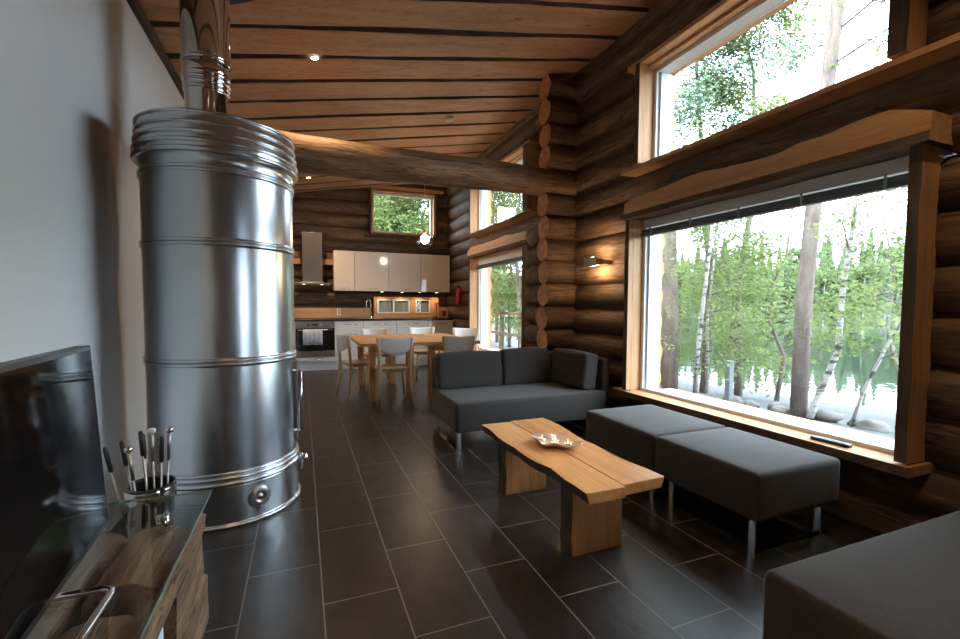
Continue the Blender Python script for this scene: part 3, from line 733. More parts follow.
# ------------------------------------------------------------------ coffee table
ct = thing('coffee_table', (1.3, 2.1, 0), 'low live-edge pine coffee table with two slab legs', 'table')
Lft = [(1.075, 2.66), (1.068, 2.642), (1.078, 2.56), (1.073, 2.479), (1.058, 2.37), (1.056, 2.255), (1.064, 2.16), (1.061, 2.094), (1.060, 2.0), (1.067, 1.916), (1.092, 1.82), (1.084, 1.74), (1.078, 1.676), (1.082, 1.60), (1.079, 1.515)]
Rgt = [(1.530, 1.545), (1.525, 1.65), (1.500, 1.80), (1.498, 1.90), (1.512, 2.0), (1.515, 2.06), (1.505, 2.12), (1.515, 2.242), (1.535, 2.35), (1.545, 2.462), (1.548, 2.58), (1.539, 2.677)]
def plank(poly_l, poly_r, name, side):
    """both polylines given far->near for left, near->far for right"""
    mb = MB(); poly = poly_l+poly_r; n = len(poly); zt, zb = .42, .368
    cx = sum(p[0] for p in poly)/n
    def bot(i, p):
        s = .018 if (i < len(poly_l)) == (side == 'l') else 0
        return (p[0]+(s if side == 'l' else -s), p[1], zb)
    vs = [(p[0], p[1], zt) for p in poly]+[bot(i, p) for i, p in enumerate(poly)]
    k = len(poly_l)
    fs = [tuple(range(n)), tuple(range(n, 2*n))[::-1]]; ms = [0, 0]
    for i in range(n):
        j = (i+1) % n; fs.append((i, n+i, n+j, j))
        live = (i < k-1) if side == 'l' else (k <= i < n-1)
        ms.append(1 if live else 0)
    mb.add(vs, fs, ms); return mb.build(name, [M['table_y'], M['bark_y']], ct, bevel=.005)
plank(Lft, [(1.284, 1.515), (1.286, 2.0), (1.282, 2.655)], 'top_board', 'l')
plank([(1.286, 2.672), (1.290, 2.0), (1.288, 1.535)], Rgt, 'top_board', 'r')
for yy in (1.75, 2.49):
    mb = MB(); vs = []; n = 14
    for i in range(n+1):
        z = .368*i/n; e = .008*nz(z*9, yy, 2)
        vs += [(1.172+e, yy, z), (1.462+e*.4, yy, z), (1.462+e*.4, yy+.07, z), (1.150+e, yy+.07, z)]
    fs = []; ms = []
    for i in range(n):
        for k, (u, v) in enumerate(((0, 1), (1, 2), (2, 3), (3, 0))): fs.append((i*4+u, i*4+v, i*4+4+v, i*4+4+u)); ms.append(1 if k == 3 else 0)
    fs += [(3, 2, 1, 0), (n*4, n*4+1, n*4+2, n*4+3)]; ms += [0, 0]
    mb.add(vs, fs, ms); mb.build('slab_leg', [M['table_z'], M['bark_z']], ct, bevel=.004)
# lobed silver dish with candles
DX, DY = 1.295, 2.115
mb = MB(); NR, NA = 9, 72; vs = [(DX, DY, .4245)]
for i in range(1, NR+1):
    s = i/NR
    for k in range(NA):
        t = 2*math.pi*k/NA
        rr = .140*(1-.30*abs(math.sin(t))**1.6+.13*math.cos(4*t)+.05*math.cos(3*t+.5)+.02*math.sin(7*t))
        lip = .006*math.sin(5*t+1)
        z = .4245+.030*s**5+lip*s**3+(.003 if s < 1 else 0)
        a = R(-61); X_, Y_ = rr*s*math.cos(t), rr*s*math.sin(t)
        vs.append((DX+X_*math.cos(a)-Y_*math.sin(a), DY+X_*math.sin(a)+Y_*math.cos(a), max(z, .4245)))
fs = [(0, 1+k, 1+(k+1) % NA) for k in range(NA)]+[(1+(i-1)*NA+k, 1+i*NA+k, 1+i*NA+(k+1) % NA, 1+(i-1)*NA+(k+1) % NA) for i in range(1, NR) for k in range(NA)]
mb.add(vs, fs); dish = mb.build('candle_dish', M['silver'], smooth=True)
so = dish.modifiers.new('solid', 'SOLIDIFY'); so.thickness = .003; so.offset = 1
tag(dish, 'wavy silver candle dish lying on the coffee table', 'dish')
for i, (dx, dy, lb) in enumerate(((-.045, .065, 'lit tealight at the left end of the silver dish'), (.012, .018, 'lit tealight at the back middle of the silver dish'), (-.018, -.025, 'lit tealight at the front of the silver dish'), (.045, -.062, 'lit tealight at the right end of the silver dish'))):
    t = thing('tealight', (DX+dx, DY+dy, .431), lb, 'candle', 'tealights in the silver dish')
    mb = MB(); mb.lathe([(0, .431), (.019, .431), (.019, .446), (.0175, .446), (.0175, .443)], (DX+dx, DY+dy), 20); mb.build('cup', M['chrome'], t, smooth=True)
    mb = MB(); mb.lathe([(.0175, .4425), (0, .4425)], (DX+dx, DY+dy), 20); mb.build('wax', M['wax'], t)
    mb = MB(); mb.lathe([(.0005, .443), (.004, .448), (.0035, .456), (.0004, .466)], (DX+dx, DY+dy), 10); mb.build('flame', M['flame'], t, smooth=True)
lamp('candle_glow', 'POINT', (DX, DY, .50), .25, (1, .5, .2), .04)

# ------------------------------------------------------------------ seating
def skid(mb, x, y0, y1, ztop, w=.045, t=.010):
    """flat-bar sled foot standing in the plane x"""
    mb.box(x, x+w, y0, y0+t, 0, ztop); mb.box(x, x+w, y1-t, y1, 0, ztop); mb.box(x, x+w, y0+t, y1-t, 0, t)
sf = thing('sofa', (1.9, 3.8, 0), 'charcoal fabric two-seat sofa with one arm against the log wall', 'sofa')
rbox(1.14, 2.61, 3.36, 4.10, .155, .40, .010, rad=.024).build('seat', M['fabric'], sf, smooth=True)
rbox(1.16, 2.60, 4.085, 4.19, .155, .70, .006, rad=.035).build('backrest', M['fabric'], sf, smooth=True)
rbox(2.585, 2.67, 3.40, 4.19, .155, .70, .006, rad=.03).build('armrest', M['fabric'], sf, smooth=True)
for xx in (1.15, 2.50):
    mb = MB(); skid(mb, xx, 3.40, 4.02, .16); mb.build('sled_leg', M['chrome'], sf, bevel=.002)
def cushion(x0, x1, y0, y1, z0, z1, lb, tilt=0, rz=0, axis='X'):
    mb = rbox(x0, x1, y0, y1, z0, z1, .013, rad=.03)
    cx, cy = (x0+x1)/2, (y0+y1)/2
    mt = Matrix.Translation((cx, cy, z0)) @ Matrix.Rotation(rz, 4, 'Z') @ Matrix.Rotation(tilt, 4, axis) @ Matrix.Translation((-cx, -cy, -z0))
    mb.xform(mt); o = mb.build('sofa_cushion', M['fabric'], smooth=True); tag(o, lb, 'cushion', 'loose cushions on the sofa'); return o
cushion(1.155, 1.80, 3.90, 4.04, .415, .745, 'charcoal back cushion at the open left end of the sofa', -.13)
cushion(1.82, 2.34, 3.91, 4.05, .415, .755, 'charcoal back cushion in the middle of the sofa', -.13)
cushion(2.36, 2.52, 3.42, 3.97, .42, .75, 'charcoal side cushion leaning on the sofa armrest', .12, .04, 'Y')
def ottoman(y0, y1, x0, x1, lb, name='ottoman', group='charcoal ottomans under the big window'):
    t = thing(name, ((x0+x1)/2, (y0+y1)/2, 0), lb, 'ottoman', group)
    rbox(x0, x1, y0, y1, .185, .42, .008, rad=.022).build('seat', M['fabric'], t, smooth=True)
    mb = MB()
    for yy in (y0+.05, y1-.095):
        mb.box(x0+.06, x0+.068, yy, yy+.035, 0, .19); mb.box(x1-.068, x1-.06, yy, yy+.035, 0, .19); mb.box(x0+.068, x1-.068, yy, yy+.035, 0, .008)
        mb.build('sled_leg', M['chrome'], t, bevel=.002); mb = MB()
    return t
ottoman(1.40, 2.055, 1.945, 2.56, 'charcoal ottoman under the window, nearer one beside the coffee table')
ottoman(2.065, 2.755, 1.945, 2.56, 'charcoal ottoman under the window, farther one next to the sofa')
cz = thing('ottoman', (1.95, .45, 0), 'large charcoal fabric seat block in the bottom right corner of the photo', 'ottoman')
rbox(1.25, 2.62, .02, .88, .16, .425, .010, rad=.024).build('seat', M['fabric'], cz, smooth=True)
for xx in (1.32, 2.50):
    mb = MB(); skid(mb, xx, .08, .80, .17); mb.build('sled_leg', M['chrome'], cz, bevel=.002)
mb = MB(); mb.box(1.243, 1.2475, .80, .825, .19, .225); mb.build('care_tag', M['black'], cz)
# remote on the sill
rm = thing('remote_control', (2.75, 1.57, .431), 'black remote control lying on the window sill', 'remote')
mb = MB(); mb.box(-.023, .023, -.095, .095, .0, .018); mt = Matrix.Translation((2.75, 1.565, .431)) @ Matrix.Rotation(R(4), 4, 'Z'); mb.xform(mt); mb.build('body', M['black'], rm, bevel=.005)
mb = MB()
for i in range(7):
    for j in (-1, 0, 1): mb.box(j*.012-.0035, j*.012+.0035, -.07+i*.019, -.062+i*.019, .018, .0195)
mb.xform(mt); mb.build('buttons', M['sconce'], rm)

# ------------------------------------------------------------------ wall sconce
sc = thing('wall_lamp', (2.78, 3.74, 1.60), 'small grey box wall lamp glowing up and down on the log wall', 'lamp')
mb = MB(); mb.box(2.665, 2.745, 3.64, 3.84, 1.595, 1.655); mb.box(2.660, 2.668, 3.64, 3.84, 1.580, 1.670); mb.build('shade', M['sconce'], sc, bevel=.003)
mb = MB(); mb.box(2.745, 2.86, 3.66, 3.70, 1.605, 1.645); mb.build('mounting_arm', M['sconce'], sc)
lamp('wall_lamp_glow', 'POINT', (2.70, 3.74, 1.69), 7, WARM, .02, parent=sc)
lamp('wall_lamp_glow', 'POINT', (2.70, 3.74, 1.56), 7, WARM, .02, parent=sc)
mb = MB(); mb.box(2.705, 2.735, 3.68, 3.80, 1.655, 1.6565); mb.build('diffuser', M['wax'], sc); mb = MB(); mb.box(2.705, 2.735, 3.68, 3.80, 1.5935, 1.595); mb.build('diffuser', M['wax'], sc)

# ------------------------------------------------------------------ ceiling fittings
def downlight(x, y, lb, W=14):
    z = ceilz(x)-.037
    t = thing('ceiling_spotlight', (x, y, z), lb, 'spotlight', 'recessed ceiling spotlights')
    mt = Matrix.Translation((x, y, z)) @ Matrix.Rotation(-math.atan(.172), 4, 'Y')
    mb = MB(); mb.lathe([(.032, -.004), (.045, -.006), (.048, 0)], seg=32); mb.xform(mt); mb.build('rim', M['chrome'], t, smooth=True)
    mb = MB(); mb.lathe([(0, -.003), (.032, -.003)], seg=24); mb.xform(mt); mb.build('lens', M['spotlit'], t)
    lamp('ceiling_spotlight_beam', 'SPOT', (x, y, z-.02), W, WARM, .04, spot=110, blend=.8, parent=t)
downlight(.13, 4.14, 'lit round ceiling spotlight on this side of the log beam', 70)
downlight(.13, 8.02, 'lit round ceiling spotlight over the kitchen near the stove', 150)
downlight(.13, .5, 'added unseen ceiling spotlight above the viewer for warm fill light', 70)  # out of view, added as warm fill
downlight(1.9, .5, 'added unseen ceiling spotlight near the seat block for warm fill light', 70)  # another unseen fill lamp, added to warm the seating
downlight(.6, -2.2, 'added unseen ceiling spotlight warming the rear log wall', 110)  # unseen, added so the stove mirrors a warm band from the rear
t = thing('smoke_alarm', (1.77, 5.53, ceilz(1.77)-.07), 'white round smoke alarm on the ceiling boards', 'smoke alarm')
mt = Matrix.Translation((1.77, 5.53, ceilz(1.77)-.037)) @ Matrix.Rotation(-math.atan(.172), 4, 'Y')
mb = MB(); mb.lathe([(.055, 0), (.055, -.012), (.048, -.03), (0, -.032)], seg=32); mb.xform(mt); mb.build('cover', M['white_plastic'], t, smooth=True)
mb = MB(); mb.lathe([(.008, -.032), (.006, -.035), (0, -.035)], seg=12); mb.xform(mt); mb.build('test_button', M['grey_paint'], t)
# pendant
PXn, PYn = 1.785, 6.8
pd = thing('pendant_lamp', (PXn, PYn, 2.03), 'clear glass globe pendant lamp glowing over the dining table', 'lamp')
mb = MB(); mb.tube([(PXn, PYn, 2.335), (PXn, PYn, ceilz(PXn)-.05)], .004, 8); mb.build('cord', M['white_plastic'], pd)
mb = MB(); mb.lathe([(.0, 0), (.05, 0), (.045, -.03), (.012, -.045), (0, -.045)], seg=24); mb.xform(Matrix.Translation((PXn, PYn, ceilz(PXn)-.034))); mb.build('ceiling_rose', M['white_plastic'], pd, smooth=True)
prof = []
for i in range(2, 15): t = math.pi*i/14; prof.append((.142*math.sin(t), 2.205+.138*math.cos(t)))
mb = MB(); mb.lathe([(.03, 2.338)]+prof, (PXn, PYn), 32); mb.build('glass_globe', M['globe'], pd, smooth=True)
mb = MB(); mb.lathe([(.0, 2.34), (.03, 2.34), (.03, 2.30), (.02, 2.28), (0, 2.28)], (PXn, PYn), 20); mb.build('socket', M['copper'], pd, smooth=True)
mb = MB(); mb.lathe([(.0005+.066*math.sin(math.pi*i/14), 2.205+.068*math.cos(math.pi*i/14)) for i in range(15)], (PXn, PYn), 24); mb.build('bulb', M['bulb'], pd, smooth=True)

# ------------------------------------------------------------------ dining tables
def dining(x0, x1, y0, y1, lb, seed):
    t = thing('dining_table', ((x0+x1)/2, (y0+y1)/2, 0), lb, 'table', 'pine dining tables pushed together')
    mb = MB(); n = 16; zt, zb = .73, .69
    a = [(x0+(.015*nz(i*.6, seed, 1) if seed == 1 else 0), y1+(y0-y1)*i/n) for i in range(n+1)]
    b = [(x1+(.015*nz(i*.6, seed, 1) if seed == 2 else 0), y0+(y1-y0)*i/n) for i in range(n+1)]
    mb.prism(a+b, zb, zt, 0, 1, 0); mb.build('tabletop', [M['table_y'], M['pine_x']], t, bevel=.004)
    for xx in (x0+.12, x1-.16):
        for yy in (y0+.14, y1-.26):
            mb = MB(); mb.box(xx, xx+.075, yy, yy+.10, 0, zb); mb.build('leg', M['table_z'], t, bevel=.004)
    mb = MB(); mb.box(x0+.12, x1-.085, y0+.17, y0+.195, .60, zb); mb.build('apron', M['table_x'], t)
    mb = MB(); mb.box(x0+.12, x1-.085, y1-.22, y1-.195, .60, zb); mb.build('apron', M['table_x'], t)
    return t
dining(.63, 1.378, 5.36, 6.92, 'pine dining table on the left, nearer the stove', 1)
dining(1.382, 2.14, 5.36, 6.92, 'pine dining table on the right, nearer the kitchen window', 2)

# ------------------------------------------------------------------ chairs (origin at floor, facing +y)
def make_chair():
    t = thing('dining_chair', (0, 0, 0), 'x', 'chair', 'white-backed birch chairs around the dining tables')
    n = 28; poly = []
    for k in range(n):
        a = 2*math.pi*k/n; c, s = math.cos(a), math.sin(a)
        poly.append((.205*math.copysign(abs(c)**.62, c)*(1+.05*s), .20*math.copysign(abs(s)**.62, s)+.0))
    mb = MB(); mb.prism(poly, .43, .452); mb.build('seat', M['birch'], t, local=True, bevel=.006)
    mb = MB(); mb.box(-.16, .16, -.15, -.13, .395, .43); mb.box(-.16, .16, .12, .14, .395, .43); mb.box(-.16, -.14, -.13, .12, .395, .43); mb.box(.14, .16, -.13, .12, .395, .43)
    mb.build('seat_frame', M['birch'], t, local=True)
    for s in (-1, 1):
        mb = MB(); mb.tube([(s*.15, .135, .43), (s*.19, .19, .0)], [.021, .014], 12); mb.build('leg', M['birch'], t, local=True, smooth=True)
        mb = MB(); mb.tube([(s*.205, -.225, .0), (s*.185, -.19, .22), (s*.178, -.175, .43), (s*.182, -.195, .62), (s*.188, -.225, .80)], [.014, .019, .021, .018, .013], 12)
        mb.build('leg', M['birch'], t, local=True, smooth=True)
    # curved white back plate with a deep rounded lower edge
    mb = MB(); NU, NV = 16, 6; vs = []
    for side in (0, 1):
        for i in range(NU+1):
            u = -1+2*i/NU; zt = .815-.012*(1-abs(u))+.004; zb = .60+.115*abs(u)**2.6
            for j in range(NV+1):
                z = zb+(zt-zb)*j/NV; x = u*(.197+.022*(z-.6)/.2)
                y = -.225-.16*(z-.62)+.045*(u*u)-.03*(1-u*u)+(.012 if side else 0)
                vs.append((x, y, z))
    W_ = NV+1; S = (NU+1)*W_; fs = []
    for i in range(NU):
        for j in range(NV):
            a = i*W_+j; fs.append((a, a+W_, a+W_+1, a+1)); fs.append((S+a, S+a+1, S+a+W_+1, S+a+W_))
    for i in range(NU):
        for j in (0, NV):
            a = i*W_+j; fs.append((a, a+W_, S+a+W_, S+a) if j else (a, S+a, S+a+W_, a+W_))
    for j in range(NV):
        for i in (0, NU):
            a = i*W_+j; fs.append((a, a+1, S+a+1, S+a) if i == 0 else (a, S+a, S+a+1, a+1))
    mb.add(vs, fs); mb.build('backrest', M['white_wood'], t, local=True, smooth=True)
    return t
ch = make_chair()
spots = [(1.00, 5.36, 0, 'white-backed birch chair nearest the viewer, back to the camera'), (1.79, 5.38, 0, 'white-backed birch chair half hidden behind the sofa, back to the camera'),
         (.68, 6.0, -74, 'white-backed birch chair at the left end of the table'), (1.06, 6.92, 180, 'white-backed birch chair on the far side, left one of two'),
         (1.85, 7.05, 180, 'white-backed birch chair on the far side, right one of two'), (2.36, 6.62, 150, 'white-backed birch chair at the window end of the table')]
for i, (x, y, a, lb) in enumerate(spots):
    if i == 0: ch.location = (x, y, 0); ch.rotation_euler.z = R(a); ch['label'] = lb
    else: dup(ch, (x, y, 0), R(a), lb)

# ------------------------------------------------------------------ kitchen
KF = 8.46; KW = 8.985
def handle(mb, xc, z, w_=.16, y=KF): mb.tube([(xc-w_/2, y, z), (xc-w_/2, y-.03, z), (xc+w_/2, y-.03, z), (xc+w_/2, y, z)], .005, 8)
def base_unit(x0, x1, lb, fronts, hx=.13, door_vertical=False):
    t = thing('base_cabinet', ((x0+x1)/2, 8.72, 0), lb, 'cabinet', 'white kitchen base cabinets')
    mb = MB(); mb.box(x0, x1, KF+.02, KW, .16, .885); mb.build('body', M['plinth'], t)
    mb = MB(); mb.box(x0, x1, KF+.04, KW, 0, .158); mb.build('plinth', M['plinth'], t)
    for (z0, z1, nm) in fronts:
        mb = MB(); mb.box(x0+.003, x1-.003, KF, KF+.019, z0+.002, z1-.002); f = mb.build(nm, M['white_gloss'], t, bevel=.002)
        mb = MB(); handle(mb, (x0+x1)/2, z1-.06, min(.26, (x1-x0)*.5)); mb.build('handle', M['chrome'], f, smooth=True)
D3 = [(.16, .45, 'drawer'), (.45, .70, 'drawer'), (.70, .885, 'drawer')]
base_unit(.60, 1.045, 'narrow white three-drawer base cabinet beside the oven', D3)
base_unit(1.05, 1.665, 'white base cabinet below the tap', [(.16, .885, 'door')])
base_unit(1.67, 2.275, 'white base cabinet between the tap and the last unit', [(.16, .885, 'door')])
base_unit(2.28, 2.79, 'white base cabinet at the window end of the worktop', [(.16, .885, 'door')])
# oven
ov = thing('oven', (.22, 8.72, 0), 'built-in steel and black glass oven with a towel on its handle', 'oven')
mb = MB(); mb.box(-.15, .597, KF+.02, KW, .16, .885); mb.box(-.15, -.118, KF, KF+.02, 0, .885); mb.box(.545, .597, KF, KF+.02, .16, .885); mb.build('housing', M['plinth'], ov)
mb = MB(); mb.box(-.118, .597, KF+.04, KW, 0, .158); mb.build('plinth', M['plinth'], ov)
mb = MB(); mb.box(-.115, .542, KF, KF+.019, .162, .24); f = mb.build('drawer', M['white_gloss'], ov, bevel=.002)
mb = MB(); handle(mb, .22, .205, .22); mb.build('handle', M['chrome'], f, smooth=True)
mb = MB(); mb.box(-.113, .540, KF-.012, KF+.019, .765, .882); pn = mb.build('control_panel', M['steel'], ov, bevel=.003)
for xx in (.30, .10):
    mb = MB(); mb.lathe([(.018, 0), (.016, .02), (0, .02)], seg=20); mb.xform(Matrix.Translation((xx, KF-.012, .825)) @ Matrix.Rotation(R(90), 4, 'X')); mb.build('knob', M['black'] if xx == .1 else M['chrome'], pn, smooth=True)
mb = MB(); mb.box(.16, .25, KF-.0135, KF-.012, .81, .84); mb.build('display', M['black'], pn)
mb = MB(); mb.box(-.113, .540, KF-.012, KF+.019, .355, .760); dr = mb.build('oven_door', M['ovenglass'], ov, bevel=.003)
mb = MB(); mb.box(-.113, .540, KF-.014, KF-.004, .245, .353); mb.box(-.113, .54, KF-.003, KF+.018, .245, .353); mb.build('lower_panel', M['steel'], ov, bevel=.002)
mb = MB(); mb.tube([(-.07, KF-.012, .735), (-.07, KF-.05, .735), (.50, KF-.05, .735), (.50, KF-.012, .735)], .009, 10); mb.build('handle', M['chrome'], dr, smooth=True)
mb = MB(); n = 24; vs = []
for i in range(n+1):
    x = .005+.325*i/n; wv = .006*math.sin(i*1.1)
    lower = .47+.03*nz(i*.15, 2, 2)
    vs += [(x, KF-.030, .60), (x, KF-.0385, .738), (x, KF-.05, .747), (x, KF-.0615, .738), (x, KF-.064+wv*.5, .66), (x, KF-.064+wv, lower)]
fs = [(i*6+j, i*6+j+1, i*6+j+7, i*6+j+6) for i in range(n) for j in range(5)]
mb.add(vs, fs); tw = mb.build('dish_towel', M['towel'], smooth=True); tag(tw, 'pale patterned dish towel hanging over the oven handle', 'towel')
mdf = tw.modifiers.new('solid', 'SOLIDIFY'); mdf.thickness = .003; mdf.offset = 0
# worktop
wt = thing('worktop', (1.35, 8.7, .886), 'long dark kitchen worktop over the white cabinets', 'worktop')
mb = MB(); mb.box(-.155, 2.80, KF-.02, KW, .886, .922); mb.build('slab', M['counter'], wt, bevel=.003)
mb = MB(); mb.box(.95, 1.45, 8.56, 8.90, .922, .925); mb.box(.97, 1.17, 8.58, 8.88, .925, .9255); mb.build('sink', M['steel'], wt)
mb = MB(); mb.box(-.07, .50, 8.50, 8.94, .9225, .926); cbt = mb.build('cooktop', M['ovenglass']); tag(cbt, 'black glass cooktop set on the worktop above the oven', 'cooktop')
# tap
tp = thing('tap', (1.25, 8.9, .925), 'chrome gooseneck kitchen tap at the left of the low window', 'tap')
mb = MB(); mb.lathe([(.028, .9255), (.028, .95), (.02, .96), (.014, .98)], (1.25, 8.9), 20)
mb.tube([(1.25, 8.9, .96), (1.25, 8.9, 1.16)]+[(1.25-.05+.05*math.cos(t), 8.9-.05+.05*math.cos(t), 1.19+.09*math.sin(t)) for t in [i*math.pi/8 for i in range(9)]]+[(1.15, 8.80, 1.13)], .012, 10)
mb.build('spout', M['chrome'], tp, smooth=True)
mb = MB(); mb.tube([(1.26, 8.9, .985), (1.32, 8.88, 1.03)], .006, 8); mb.build('lever', M['chrome'], tp, smooth=True)
# back splash board, shelf strip, sockets
mb = MB(); mb.box(-.9, 1.26, 8.93, 8.985, .93, 1.12); o = mb.build('splash_board', M['pine_x'], bevel=.005); tag(o, 'long pine splash board behind the cooktop', 'board')
mb = MB(); mb.box(-.9, .56, 8.90, 8.985, 1.93, 2.03); o = mb.build('wall_batten', M['pine_x'], bevel=.005); tag(o, 'pine batten on the log wall behind the cooker hood', 'board')
so_ = thing('wall_socket', (.65, 8.925, 1.04), 'white twin wall socket on the pine splash board', 'socket')
mb = MB(); mb.box(.615, .685, 8.916, 8.929, .985, 1.105); mb.build('plate', M['white_plastic'], so_, bevel=.003)
mb = MB()
for zz in (1.02, 1.07): mb.lathe([(0, .0), (.02, .0)], seg=20); mb.xform(Matrix.Translation((.65, 8.9145, zz)) @ Matrix.Rotation(R(90), 4, 'X'), len(mb.v)-40)
mb.build('outlet', M['sconce'], so_)
# low lace-curtained window behind the worktop
root = bpy.data.objects.new('window_6', None); C.objects.link(root); root.location = (1.95, 8.97, .95); root['kind'] = 'structure'
mb = MB(); X0, X1, Z0, Z1 = 1.31, 2.63, .925, 1.34
mb.box(X0, X1, 8.93, 8.985, 1.29, Z1); mb.box(X0, X1, 8.93, 8.985, Z0, 1.02); mb.build('frame_rail', M['pine_x'], root, bevel=.003)
mb = MB(); mb.box(X0, 1.38, 8.93, 8.985, 1.02, 1.29); mb.box(2.03, 2.15, 8.93, 8.985, 1.02, 1.29); mb.box(2.45, X1, 8.93, 8.985, 1.02, 1.29); mb.build('frame_stile', M['pine_z'], root, bevel=.003)
mb = MB()
for a, b in ((1.38, 2.03), (2.15, 2.45)):
    mb.box(a, a+.025, 8.925, 8.98, 1.02, 1.29); mb.box(b-.025, b, 8.925, 8.98, 1.02, 1.29); mb.box(a+.025, b-.025, 8.925, 8.98, 1.02, 1.04); mb.box(a+.025, b-.025, 8.925, 8.98, 1.27, 1.29)
mb.box(1.69, 1.715, 8.925, 8.98, 1.04, 1.27); mb.build('sash', M['frame_white'], root)
mb = MB()
for a, b in ((1.405, 1.69), (1.715, 2.005), (2.175, 2.425)):
    nn = 24
    vs = [(a+(b-a)*i/nn, 8.966+.008*math.sin(i*1.7), z) for i in range(nn+1) for z in (1.04, 1.27)]
    mb.add(vs, [(i*2, i*2+2, i*2+3, i*2+1) for i in range(nn)])
mb.build('lace_curtain', M['curtain'], root)
mb = MB(); mb.box(1.405, 2.005, 8.942, 8.946, 1.04, 1.27); mb.box(2.175, 2.425, 8.942, 8.946, 1.04, 1.27); mb.build('pane', M['glass'], root)
# wall cabinets
UW = [(.556, .925), (.929, 1.560), (1.564, 2.190), (2.194, 2.795)]
ul = ['narrow glossy wall cabinet next to the cooker hood', 'glossy cream wall cabinet reflecting a lamp, second from the hood', 'glossy cream wall cabinet, third from the hood', 'glossy cream wall cabinet nearest the window wall']
for (a, b), lb in zip(UW, ul):
    t = thing('wall_cabinet', ((a+b)/2, 8.84, 1.445), lb, 'cabinet', 'cream kitchen wall cabinets')
    mb = MB(); mb.box(a, b, 8.705, 8.985, 1.45, 2.185); mb.build('body', M['plinth'], t)
    mb = MB(); mb.box(a+.002, b-.002, 8.685, 8.703, 1.445, 2.185); f = mb.build('door', M['cream_gloss'], t, bevel=.002)
    mb = MB(); handle(mb, (a+b)/2, 1.49, .18, 8.685); mb.build('handle', M['chrome'], f, smooth=True)
for i, (x, lb) in enumerate(((1.05, 'under-cabinet spotlight nearest the tap'), (1.45, 'under-cabinet spotlight second from the tap'), (1.85, 'under-cabinet spotlight third from the tap'), (2.2, 'under-cabinet spotlight second from the wooden box'), (2.55, 'under-cabinet spotlight above the wooden box'))):
    if i == 0: continue
    t = thing('cabinet_spotlight', (x, 8.80, 1.425), lb, 'spotlight', 'small spotlights under the wall cabinets')
    mb = MB(); mb.lathe([(.040, 1.449), (.040, 1.437), (.03, 1.435)], (x, 8.80), 24); mb.build('rim', M['chrome'], t, smooth=True)
    mb = MB(); mb.lathe([(.03, 1.4345), (0, 1.4345)], (x, 8.80), 24); mb.build('lens', M['spotlit'], t)
    lamp('cabinet_spotlight_beam', 'SPOT', (x, 8.80, 1.425), 5, WARM, .02, spot=125, blend=.6, parent=t)
# cooker hood
hd = thing('cooker_hood', (.185, 8.8, 1.54), 'brushed steel cooker hood with a narrow chimney', 'hood')
mb = MB(); mb.box(.015, .352, 8.68, 8.90, 1.60, 2.49); mb.build('chimney', M['steel'], hd, bevel=.003)
mb = MB(); mb.box(-.115, .485, 8.50, 8.90, 1.545, 1.572); mb.box(.0, .37, 8.66, 8.90, 1.572, 1.60); mb.build('canopy', M['steel'], hd, bevel=.003)
for xx in (.03, .34):
    mb = MB(); mb.lathe([(.024, 1.5435), (0, 1.5435)], (xx, 8.60), 20); mb.build('hood_light', M['spotlit'], hd)
    lamp('hood_beam', 'SPOT', (xx, 8.60, 1.535), 8, WARM, .02, spot=100, blend=.6, parent=hd)
# wooden box and copper lamp on the worktop, fire extinguisher on the wall
wb = thing('wooden_box', (2.72, 8.86, .923), 'small square wooden box on the worktop corner', 'box')
mb = MB(); mb.box(2.58, 2.79, 8.76, 8.92, .924, 1.13); mb.build('case', M['table_x'], wb, bevel=.006)
mb = MB(); mb.box(2.66, 2.74, 8.752, 8.760, .96, 1.07); mb.build('dial_plate', M['copper'], wb, bevel=.002)
cl = thing('copper_vase', (2.545, 8.86, .923), 'slim copper vase standing left of the wooden box', 'vase')
mb = MB(); mb.lathe([(0, .924), (.035, .924), (.04, .95), (.02, 1.05), (.018, 1.15), (.028, 1.22), (.02, 1.24)], (2.555, 8.84), 20); mb.build('body', M['copper'], cl, smooth=True)
fe = thing('fire_extinguisher', (2.74, 8.12, 1.18), 'red fire extinguisher hanging on the log wall by the kitchen', 'extinguisher')
mt = Matrix.Translation((2.765, 8.12, 1.19)) @ Matrix.Rotation(R(6), 4, 'Y')
mb = MB(); mb.lathe([(0, 0), (.055, 0), (.06, .015), (.06, .25), (.045, .30), (.02, .32)], seg=24); mb.xform(mt); mb.build('cylinder', M['red'], fe, smooth=True)
mb = MB(); mb.lathe([(.02, .318), (.02, .35), (0, .35)], seg=16); mb.box(-.07, .03, -.01, .01, .345, .36); mb.xform(mt); mb.build('valve', M['black'], fe)
mb = MB(); mb.tube([(.0, .0, .34), (-.06, -.03, .30), (-.075, -.04, .1), (-.07, -.03, -.06)], .009, 8); mb.xform(mt); mb.build('hose', M['black'], fe, smooth=True)

# ------------------------------------------------------------------ outdoors
rnd = random.Random(5)
mb = MB(); n = 40; vs = []; shore = 8.0
def gh(x, y):
    s = x*.80+y*.20
    base = -.30 if s < 5.6 else -.30-.16*(s-5.6)
    if y > 9: base += .10*(y-9)*.6
    return max(-1.6, base)+.05*nz(x*.6, y*.6, 1)
NXg, NYg = 60, 70
for i in range(NXg+1):
    for j in range(NYg+1):
        x = 3.1+24*(i/NXg); y = -8+50*(j/NYg); vs.append((x, y, gh(x, y)))
mb.add(vs, [(i*(NYg+1)+j, (i+1)*(NYg+1)+j, (i+1)*(NYg+1)+j+1, i*(NYg+1)+j+1) for i in range(NXg) for j in range(NYg)])
struct(mb, 'ground', M['patio'], smooth=True, loc=(0, 0, 0))
mb = MB(); mb.box(-30, 3.1, 9.6, 42, -.5, -.3); mb.box(-30, 3.1, -20, -3.6, -.5, -.3); mb.box(-30, -1.2, -3.6, 9.6, -.5, -.3); struct(mb, 'ground_grass', M['ground'])
